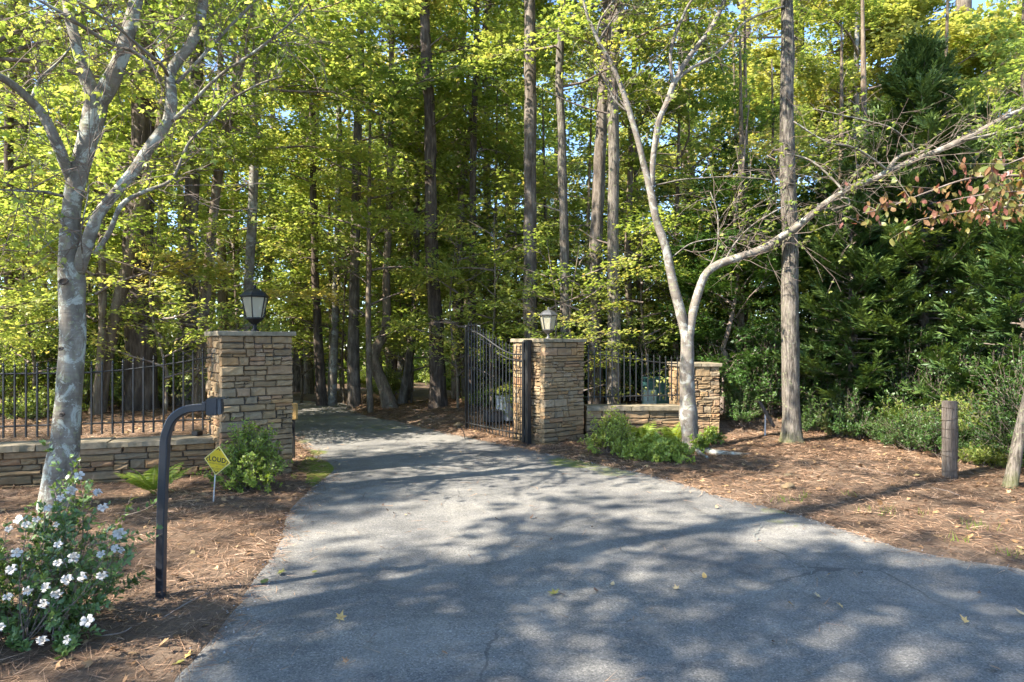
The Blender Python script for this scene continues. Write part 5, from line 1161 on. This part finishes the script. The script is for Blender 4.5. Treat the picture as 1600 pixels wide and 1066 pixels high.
for (px, d, s_) in [(255, 10.9, .8), (120, 12.3, .9), (45, 11.2, .85), (305, 11.6, .75), (-30, 10.2, .8), (470, 19.2, 1.1), (540, 18.6, 1.2), (640, 18.2, 1.1), (715, 14.6, .9), (772, 14.2, .95), (805, 16, 1.2), (855, 12.7, .8), (905, 12.4, .75), (1005, 13.4, .9), (365, 17, 1.3)]:
    x = (px - 800) / 1000 * d; t = thing('young_sapling', 'thin leafy sapling in the undergrowth of the wood', 'sapling', (x, d, gz(x, d)), 'leafy saplings in the undergrowth', rng.uniform(0, 6.28))
    for nm, me in (('trunk', SAPT), ('limbs', SAP[k % 2][0]), ('crown', SAP[int(px) % 2][1])): o = link(nm, me, t); o.scale = (s_, s_, s_)
for (x, y, s) in [(5.6, 15.4, .72), (8.2, 15.0, .8), (10.6, 13.2, .8), (3.4, 17.0, .7), (4.7, 13.2, .6), (6.9, 13.4, .62)]:
    wood_tree(x, y, TR[0], DARK, s, rng.uniform(0, 6.28), 'dark evergreen-looking tree in the shaded right side of the wood', 'dark leafy trees on the right side')
for k in range(46):
    y = rng.uniform(27, 46); x = rng.uniform(-.9, .9) * y
    bush(int(rng.choice([1, 2, 3, 1])), x, y, rng.uniform(1.4, 2.6), rng.uniform(0, 6.28), 'low leafy undergrowth shrub among the trunks of the wood', 'undergrowth shrubs in the wood')
for (x, y, s, k) in [(9.5, 22, 1.25, 0), (13, 25, 1.4, 0), (7.5, 27, 1.4, 0), (15, 21, 1.3, 0), (-9, 27, 1.3, 1), (-5, 30, 1.4, 1), (11, 31, 1.5, 1)]:
    wood_tree(x, y, TR[3], (PALE, PINE)[k], s if k == 0 else s, rng.uniform(0, 6.28), 'tall pale yellow-green tree showing against the sky', 'pale trees against the sky')
# trees along the road left of and behind the viewpoint; they shade the driveway
for (x, y, k, s) in [(-7.6, -1.6, 0, .92), (-12.0, -3.4, 1, 1.3), (-5.6, -5.4, 2, 1.1), (-17.5, .2, 2, 1.25), (-9.5, -8.5, 1, 1.5)]:
    wood_tree(x, y, TR[1], CAN[k], s, rng.uniform(0, 6.28), 'roadside shade tree left of the driveway apron', 'roadside shade trees')

wood_tree(-6.6, 1.5, TR[3], PINE, .76, 1.1, 'tall roadside pine left of the driveway apron', 'roadside shade trees')
for (x, y, k, s) in [(-14, 18, 0, 1.3), (-17, 22, 1, 1.4), (-11.6, 21, 2, 1.3), (-19, 19, 2, 1.5), (-15, 15, 1, 1.1), (-20, 26, 0, 1.6), (-8.8, 19.5, 1, 1.1), (-11, 25, 0, 1.3), (-7.6, 24, 2, 1.3), (-13, 30, 1, 1.5)]:
    wood_tree(x, y, TR[0], UND[k] if s < 1.35 else CAN[k], s, rng.uniform(0, 6.28), 'leafy tree among many in the wood behind the gate', gb)
for k in range(16):
    x = rng.uniform(-20, -7); y = -x * rng.uniform(1.15, 1.5) + 3; bush(int(rng.choice([1, 2, 1])), x, y, rng.uniform(.9, 1.5), rng.uniform(0, 6.28), 'low leafy undergrowth shrub among the trunks of the wood', 'undergrowth shrubs in the wood')

# ------------------------------------------------------------------ far wood mass
rng = np.random.default_rng(2); fm = MB(); n = 110000
az = rng.uniform(-1.05, 1.05, n); dd = rng.uniform(60, 78, n); hz = 22 * rng.random(n) ** 1.5; pos = np.stack([np.sin(az) * dd, np.cos(az) * dd, hz - 2.5], -1)
dn = fbm(pos, .16, 8, 3); top = 15 + 6 * noise3(np.stack([pos[:, 0], pos[:, 1] * 0, pos[:, 0] * 0], -1), .12, 3); kk_ = ((dn > -.25) | (hz < 6)) & (hz < top); pos = pos[kk_]; n = len(pos)
put_leaves(fm, pos, rng.normal(0, 1, (n, 3)), norm(rng.normal(0, .6, (n, 3)) + [0, 0, 1]), rng.uniform(.4, .8, n), 'lobed', np.clip(.5 + .3 * dn[kk_] + rng.normal(0, .12, n), 0, 1))
tag(link('far_woods', fm.mesh('far_woods', LEAF)), 'continuous mass of woodland in the far distance behind the trees', 'woods', kind='stuff')

# ------------------------------------------------------------------ pine straw, leaf litter
rng = np.random.default_rng(4)
def scatter(n, xr, yr, cond, dens=1.0):
    x = rng.uniform(*xr, n); y = yr[0] + (yr[1] - yr[0]) * rng.random(n) ** dens; s = sdist(x, y); k = cond(x, y, s); return x[k], y[k], s[k]
def clear(x, y):
    k = np.abs(x) < (.9 * y + 1.0)
    return k
fm = MB()
x, y, s = scatter(230000, (-8, 9), (1.8, 17), lambda x, y, s: (s > -.05 - .25 * rng.random(len(x)) ** 6) & clear(x, y), 1.25)
z = np.maximum(ground_z(x, y), np.where(s < .03, .004, -9)) + rng.uniform(.001, .012, len(x)) + .03 * np.clip(fbm(np.stack([x, y, 0 * x], -1), 5, 12, 2), 0, 1); n = len(x); a = rng.uniform(0, 6.28, n)
put_leaves(fm, np.stack([x, y, z], -1), np.stack([np.cos(a), np.sin(a), rng.normal(.02, .07, n)], -1), np.stack([0 * a, 0 * a + .001, 0 * a + 1], -1) + rng.normal(0, .25, (n, 3)), rng.uniform(.09, .2, n) , 'straw', np.clip(.5 + .25 * fbm(np.stack([x, y, 0 * x], -1), 1.1, 6) + rng.normal(0, .22, n), 0, 1)) if False else None
def straw_add():
    LV = np.array([(-.014, 0, 0), (.014, 0, 0), (.004, 1, .02)]); LF = np.array([(0, 1, 2)])
    d = norm(np.stack([np.cos(a), np.sin(a), rng.normal(.03, .13, n)], -1)); nr = norm(np.stack([0 * a, 0 * a, 0 * a + 1], -1) + rng.normal(0, .3, (n, 3))); sv = norm(np.cross(d, nr)); L = rng.uniform(.07, .18, n)
    wd = .0053 * np.clip(y / 5, .6, 2.2)
    V = np.stack([np.stack([x, y, z], -1) - sv * wd[:, None] * .5, np.stack([x, y, z], -1) + sv * wd[:, None] * .5, np.stack([x, y, z], -1) + d * L[:, None]], 1)
    fm.add(V.reshape(-1, 3), np.arange(3 * n).reshape(-1, 3), np.repeat(np.clip(.5 + .22 * fbm(np.stack([x, y, 0 * x], -1), 1.1, 6) + rng.normal(0, .30, n), 0, 1), 3))
straw_add()
tag(link('pine_straw', fm.mesh('pine_straw', STRAW)), 'fallen pine needles covering the beds and banks beside the driveway', 'pine straw', kind='stuff')
fm = MB()
x, y, s = scatter(11000, (-9, 10), (2.2, 19), lambda x, y, s: (s > .03) & clear(x, y) & (rng.random(len(x)) < np.where(y > 8.5, .8, .5)), 1.0)
z = ground_z(x, y) + rng.uniform(.006, .02, len(x)); n = len(x); a = rng.uniform(0, 6.28, n)
put_leaves(fm, np.stack([x, y, z], -1), np.stack([np.cos(a), np.sin(a), rng.normal(.1, .3, n)], -1), norm(rng.normal(0, .4, (n, 3)) + [0, 0, 1]), rng.uniform(.03, .075, n), 'lobed', np.clip(rng.normal(.5, .22, n), 0, 1))
# sparse debris on the asphalt edge
x, y, s = scatter(16000, (-4, 9), (2.2, 17), lambda x, y, s: (s < 0) & (s > -.35) & (rng.random(len(x)) < np.exp(s / .09)) & clear(x, y), 1.0)
z = 0 * x + .010; n = len(x); a = rng.uniform(0, 6.28, n)
put_leaves(fm, np.stack([x, y, z], -1), np.stack([np.cos(a), np.sin(a), 0 * a + .1], -1), norm(rng.normal(0, .3, (n, 3)) + [0, 0, 1]), rng.uniform(.008, .03, n), 'kite', np.clip(rng.normal(.5, .25, n), 0, 1))
tag(link('leaf_litter', fm.mesh('leaf_litter', LITTER)), 'dead leaves and crumbs scattered over the straw', 'leaf litter', kind='stuff')
# loose needles and specks lying on the asphalt
fm = MB(); x, y, s = scatter(5200, (-4, 9), (2.6, 17), lambda x, y, s: (s < 0) & clear(x, y) & (rng.random(len(x)) < .22 + np.exp(s / .35)), 1.2); n = len(x); z = np.full(n, .011); a = rng.uniform(0, 6.28, n)
straw_add()
tag(link('loose_needles', fm.mesh('loose_needles', STRAW)), 'single pine needles strewn over the driveway asphalt', 'pine needles', kind='stuff')
# gravel crumbs along the driveway edge
fm = MB(); x, y, s = scatter(30000, (-4, 9), (2.2, 13), lambda x, y, s: (np.abs(s + .02) < .12 * rng.random(len(x)) + .01) & clear(x, y)); n = len(x); z = np.maximum(ground_z(x, y), .004); r_ = rng.uniform(.003, .011, n)
T4 = np.array([(1, 0, -.5), (-.5, .87, -.5), (-.5, -.87, -.5), (0, 0, .7)]); V = np.stack([x, y, z], -1)[:, None] + (T4[None] + rng.normal(0, .2, (n, 4, 3))) * r_[:, None, None]
F = (np.array([(0, 1, 3), (1, 2, 3), (2, 0, 3)])[None] + (np.arange(n) * 4)[:, None, None]).reshape(-1, 3); fm.add(V.reshape(-1, 3), F, .5)
tag(link('edge_gravel', fm.mesh('edge_gravel', mat_simple('gravel', (.40, .38, .36), .9, nscale=60, amt=.5))), 'small pale gravel along the ragged edge of the driveway', 'gravel', kind='stuff')
# grass wisps on the right bank
fm = MB()
for (px, py) in [(1245, 778), (1255, 772), (1352, 795), (1382, 800), (1385, 792), (1515, 815), (1518, 822), (1562, 858), (1550, 820), (1592, 862), (1225, 780), (1500, 842), (1330, 770), (1440, 800)]:
    c = G(px, py, .06); g = gz(c[0], c[1]); n = 12; p = np.column_stack([rng.normal(c[0], .05, n), rng.normal(c[1], .05, n), np.full(n, g)])
    put_leaves(fm, p, np.column_stack([rng.normal(0, .45, n), rng.normal(0, .45, n), np.ones(n)]), norm(rng.normal(0, 1, (n, 3))), rng.uniform(.04, .10, n), 'blade', .25)
tag(link('grass', fm.mesh('grass', FERN)), 'thin wisps of grass in the straw of the right bank', 'grass', kind='stuff')
# twigs lying in the straw
for k, (x0, y0, x1, y1) in enumerate([(255, 965, 330, 925), (1455, 772, 1500, 780), (205, 985, 150, 1000), (1330, 745, 1400, 757), (285, 765, 318, 748)]):
    A = G(x0, y0, .03); Bp = G(x1, y1, .03); m_ = (A + Bp) / 2 + rng.normal(0, .03, 3); A[2] = gz(A[0], A[1]) + .012; Bp[2] = gz(Bp[0], Bp[1]) + .015; m_[2] = gz(m_[0], m_[1]) + .03
    mb = MB(); add_tube(mb, crspline(np.array([A, m_, Bp]), .04), .004, 5); o = link('fallen_twig', mb.mesh('fallen_twig', BARK_TWIG, True))
    tag(o, ['dead twig in the straw right of the intercom post', 'dead twig on the bank left of the fence post', 'dead twig below the azalea bush', 'long dead twig at the thicket edge on the bank', 'dead twig beside the yellow sign'][k], 'twig')

# ------------------------------------------------------------------ fallen leaves lying on the asphalt
def star_leaf(seed, kind):
    rg = np.random.default_rng(seed); m_ = MB()
    if kind == 'star': ang = [90, 60, 30, 8, -15, -50, -90, -130, -165, 172, 150, 120]; rad = [1, .42, .85, .36, .62, .26, .12, .26, .62, .36, .85, .42]
    else: ang = list(range(90, -270, -30)); rad = [1, .72, .55, .5, .5, .45, .4, .45, .5, .5, .55, .72]
    n = 12; V = [[0, 0, 0]] + [[r * math.cos(R(a)) * (1 + rg.normal(0, .06)), r * math.sin(R(a)), .22 * r * r * rg.uniform(.2, 1.4)] for a, r in zip(ang, rad)]
    V = np.array(V); m_.add(V, [(0, 1 + (q + 1) % n, 1 + q) for q in range(n)], .5)
    st_ = np.array([[-.02, -.1, 0], [.02, -.1, 0], [.01, -.75, .1]]); m_.add(st_, [(0, 1, 2)], .4); return m_
def cleaf(name_mat, col, col2): return mat_simple(name_mat, col, .6, col2=col2, nscale=40)
LC = {'yellow': cleaf('leaf_yellow', (.46, .33, .12), (.34, .19, .06)), 'brown': cleaf('leaf_brown', (.32, .19, .10), (.18, .09, .05)), 'dark': cleaf('leaf_dark', (.12, .075, .05), (.07, .04, .03)), 'green': cleaf('leaf_green', (.14, .17, .04), (.2, .15, .04)), 'tan': cleaf('leaf_tan', (.50, .38, .20), (.34, .22, .10))}
LM = {}
for cname, mt in LC.items():
    for kd in ('star', 'oval'): LM[cname, kd] = star_leaf(hash_ if False else (len(LM) + 3), kd).mesh('fallen_leaf', mt)
leaves = [(532, 973, .052, 'yellow', 'star', 'upright yellow star-shaped leaf on a sunlit spot near the left driveway edge', 65),
 (695, 1024, .036, 'brown', 'oval', 'brown curled leaf lying nearest the bottom edge in mid picture', 20), (541, 1038, .036, 'brown', 'star', 'reddish brown star leaf below the upright yellow one', 25),
 (437, 897, .06, 'green', 'star', 'larger green-yellow leaf at the left driveway edge beside the straw', 5), (490, 896, .035, 'green', 'oval', 'small green-yellow leaf right of the larger one at the left driveway edge', 5), (411, 912, .045, 'green', 'oval', 'green leaf half on the straw at the left driveway edge', 5),
 (866, 930, .06, 'green', 'star', 'dark green leaf lying flat in the middle of the driveway', 5), (880, 932, .045, 'dark', 'star', 'dark red-brown leaf touching the dark green one mid-driveway', 15), (957, 916, .03, 'tan', 'oval', 'round tan leaf right of the dark green leaf', 10), (932, 926, .028, 'dark', 'oval', 'small dark leaf between the dark green and round tan leaves', 20),
 (1057, 923, .04, 'tan', 'star', 'tan star leaf in the shade, leftmost on the right half of the apron', 20), (1101, 905, .036, 'yellow', 'oval', 'small yellow leaf above the tan star leaf', 30), (1279, 935, .045, 'tan', 'star', 'tan star leaf just below the pale crack', 20), (1236, 948, .035, 'tan', 'oval', 'pale tan leaf left of the two star leaves below the crack', 30), (1315, 952, .045, 'yellow', 'star', 'yellow-tan star leaf right of the one below the crack', 30),
 (1295, 901, .038, 'tan', 'oval', 'tan leaf at the lower end of the pale crack', 20), (1344, 900, .04, 'dark', 'star', 'dark curled leaf right of the pale crack', 30), (1326, 873, .03, 'dark', 'oval', 'small dark leaf above the pale crack end', 15), (1509, 976, .05, 'yellow', 'star', 'yellow star leaf alone on the right side of the apron', 35), (1555, 1048, .05, 'brown', 'oval', 'long brown leaf in the bottom right corner', 15), (1596, 962, .04, 'tan', 'oval', 'pale leaf cut by the right picture edge', 20),
 (292, 1030, .055, 'yellow', 'star', 'yellow leaf at the driveway edge in the bottom left', 20), (275, 1040, .05, 'green', 'oval', 'grey-green leaf beside the yellow one at the bottom left edge', 10)]
small = [(598, 791), (606, 800), (617, 805), (634, 806), (640, 805), (830, 811), (848, 814), (838, 812), (596, 877), (861, 846), (832, 892), (777, 814), (925, 826), (500, 792), (488, 818), (560, 716), (530, 728), (657, 715), (690, 731), (720, 708), (1120, 795), (556, 700), (470, 773), (650, 726), (583, 868), (1000, 785), (1530, 930), (1018, 955), (1210, 1008), (548, 893)]
def put_leaf(px, py, s, c, kd, label, tilt, group=None):
    g = G(px, py); o = link('fallen_leaf', LM[c, kd]); o.location = (g[0], g[1], .012 + .35 * s * math.sin(R(tilt))); o.scale = (s, s, s); o.rotation_euler = (R(tilt), R(rng.normal(0, 10)), rng.uniform(0, 6.28) if tilt < 50 else .3); tag(o, label, 'leaf', group)
for (px, py, s, c, kd, lb, tl) in leaves: put_leaf(px, py, s, c, kd, lb, tl)
for (px, py) in small: put_leaf(px, py, rng.uniform(.02, .038), rng.choice(['brown', 'dark', 'dark', 'tan']), rng.choice(['star', 'oval']), 'small dark crumpled leaf on the driveway asphalt', rng.uniform(5, 35), 'small crumpled leaves on the asphalt')

# ------------------------------------------------------------------ labels that tell the members of small groups apart
LAND = [(-250, 'beyond the left picture edge side of the iron fence'), (60, 'behind the left end of the iron fence'), (220, 'behind the huge dark pine'), (390, 'behind the black-lantern pillar'), (520, 'behind the far end of the driveway'),
        (680, 'behind the big straight pine'), (770, 'behind the open gate leaf'), (857, 'behind the grey lantern'), (990, 'behind the low wall fence'), (1105, 'behind the short pillar'), (1190, 'behind the slanting stake board'), (1237, 'behind the mossy-footed trunk'),
        (1340, 'left of the tall pointed cedar'), (1440, 'in line with the tall pointed cedar'), (1484, 'behind the wired fence post'), (1580, 'behind the leaning trunk at the right edge'), (1700, 'just past the right picture edge')]
DEP = ['nearest', 'second nearest', 'third nearest', 'fourth nearest', 'fifth nearest', 'sixth nearest', 'seventh nearest', 'eighth nearest', 'ninth nearest']
for grp, what in (('leafy saplings in the undergrowth', 'thin leafy sapling'), ('young leafy trees behind the fences', 'young leafy tree'), ('thicket shrubs at the right wood edge', 'dark thicket shrub'), ('dark leafy trees on the right side', 'dark leafy tree'), ('pale trees against the sky', 'tall pale tree')):
    mem = [o for o in bpy.data.objects if o.get('group') == grp and o.get('category')]; by = {}
    for o in mem:
        px = 800 + 1000 * o.location.x / o.location.y; by.setdefault(min(LAND, key=lambda l: abs(l[0] - px))[1], []).append(o)
    for ph, lst in by.items():
        lst.sort(key=lambda o: o.location.y)
        for q, o in enumerate(lst): o['label'] = what + ' ' + ph + ((', ' + DEP[q] + ' of those') if len(lst) > 1 else '')
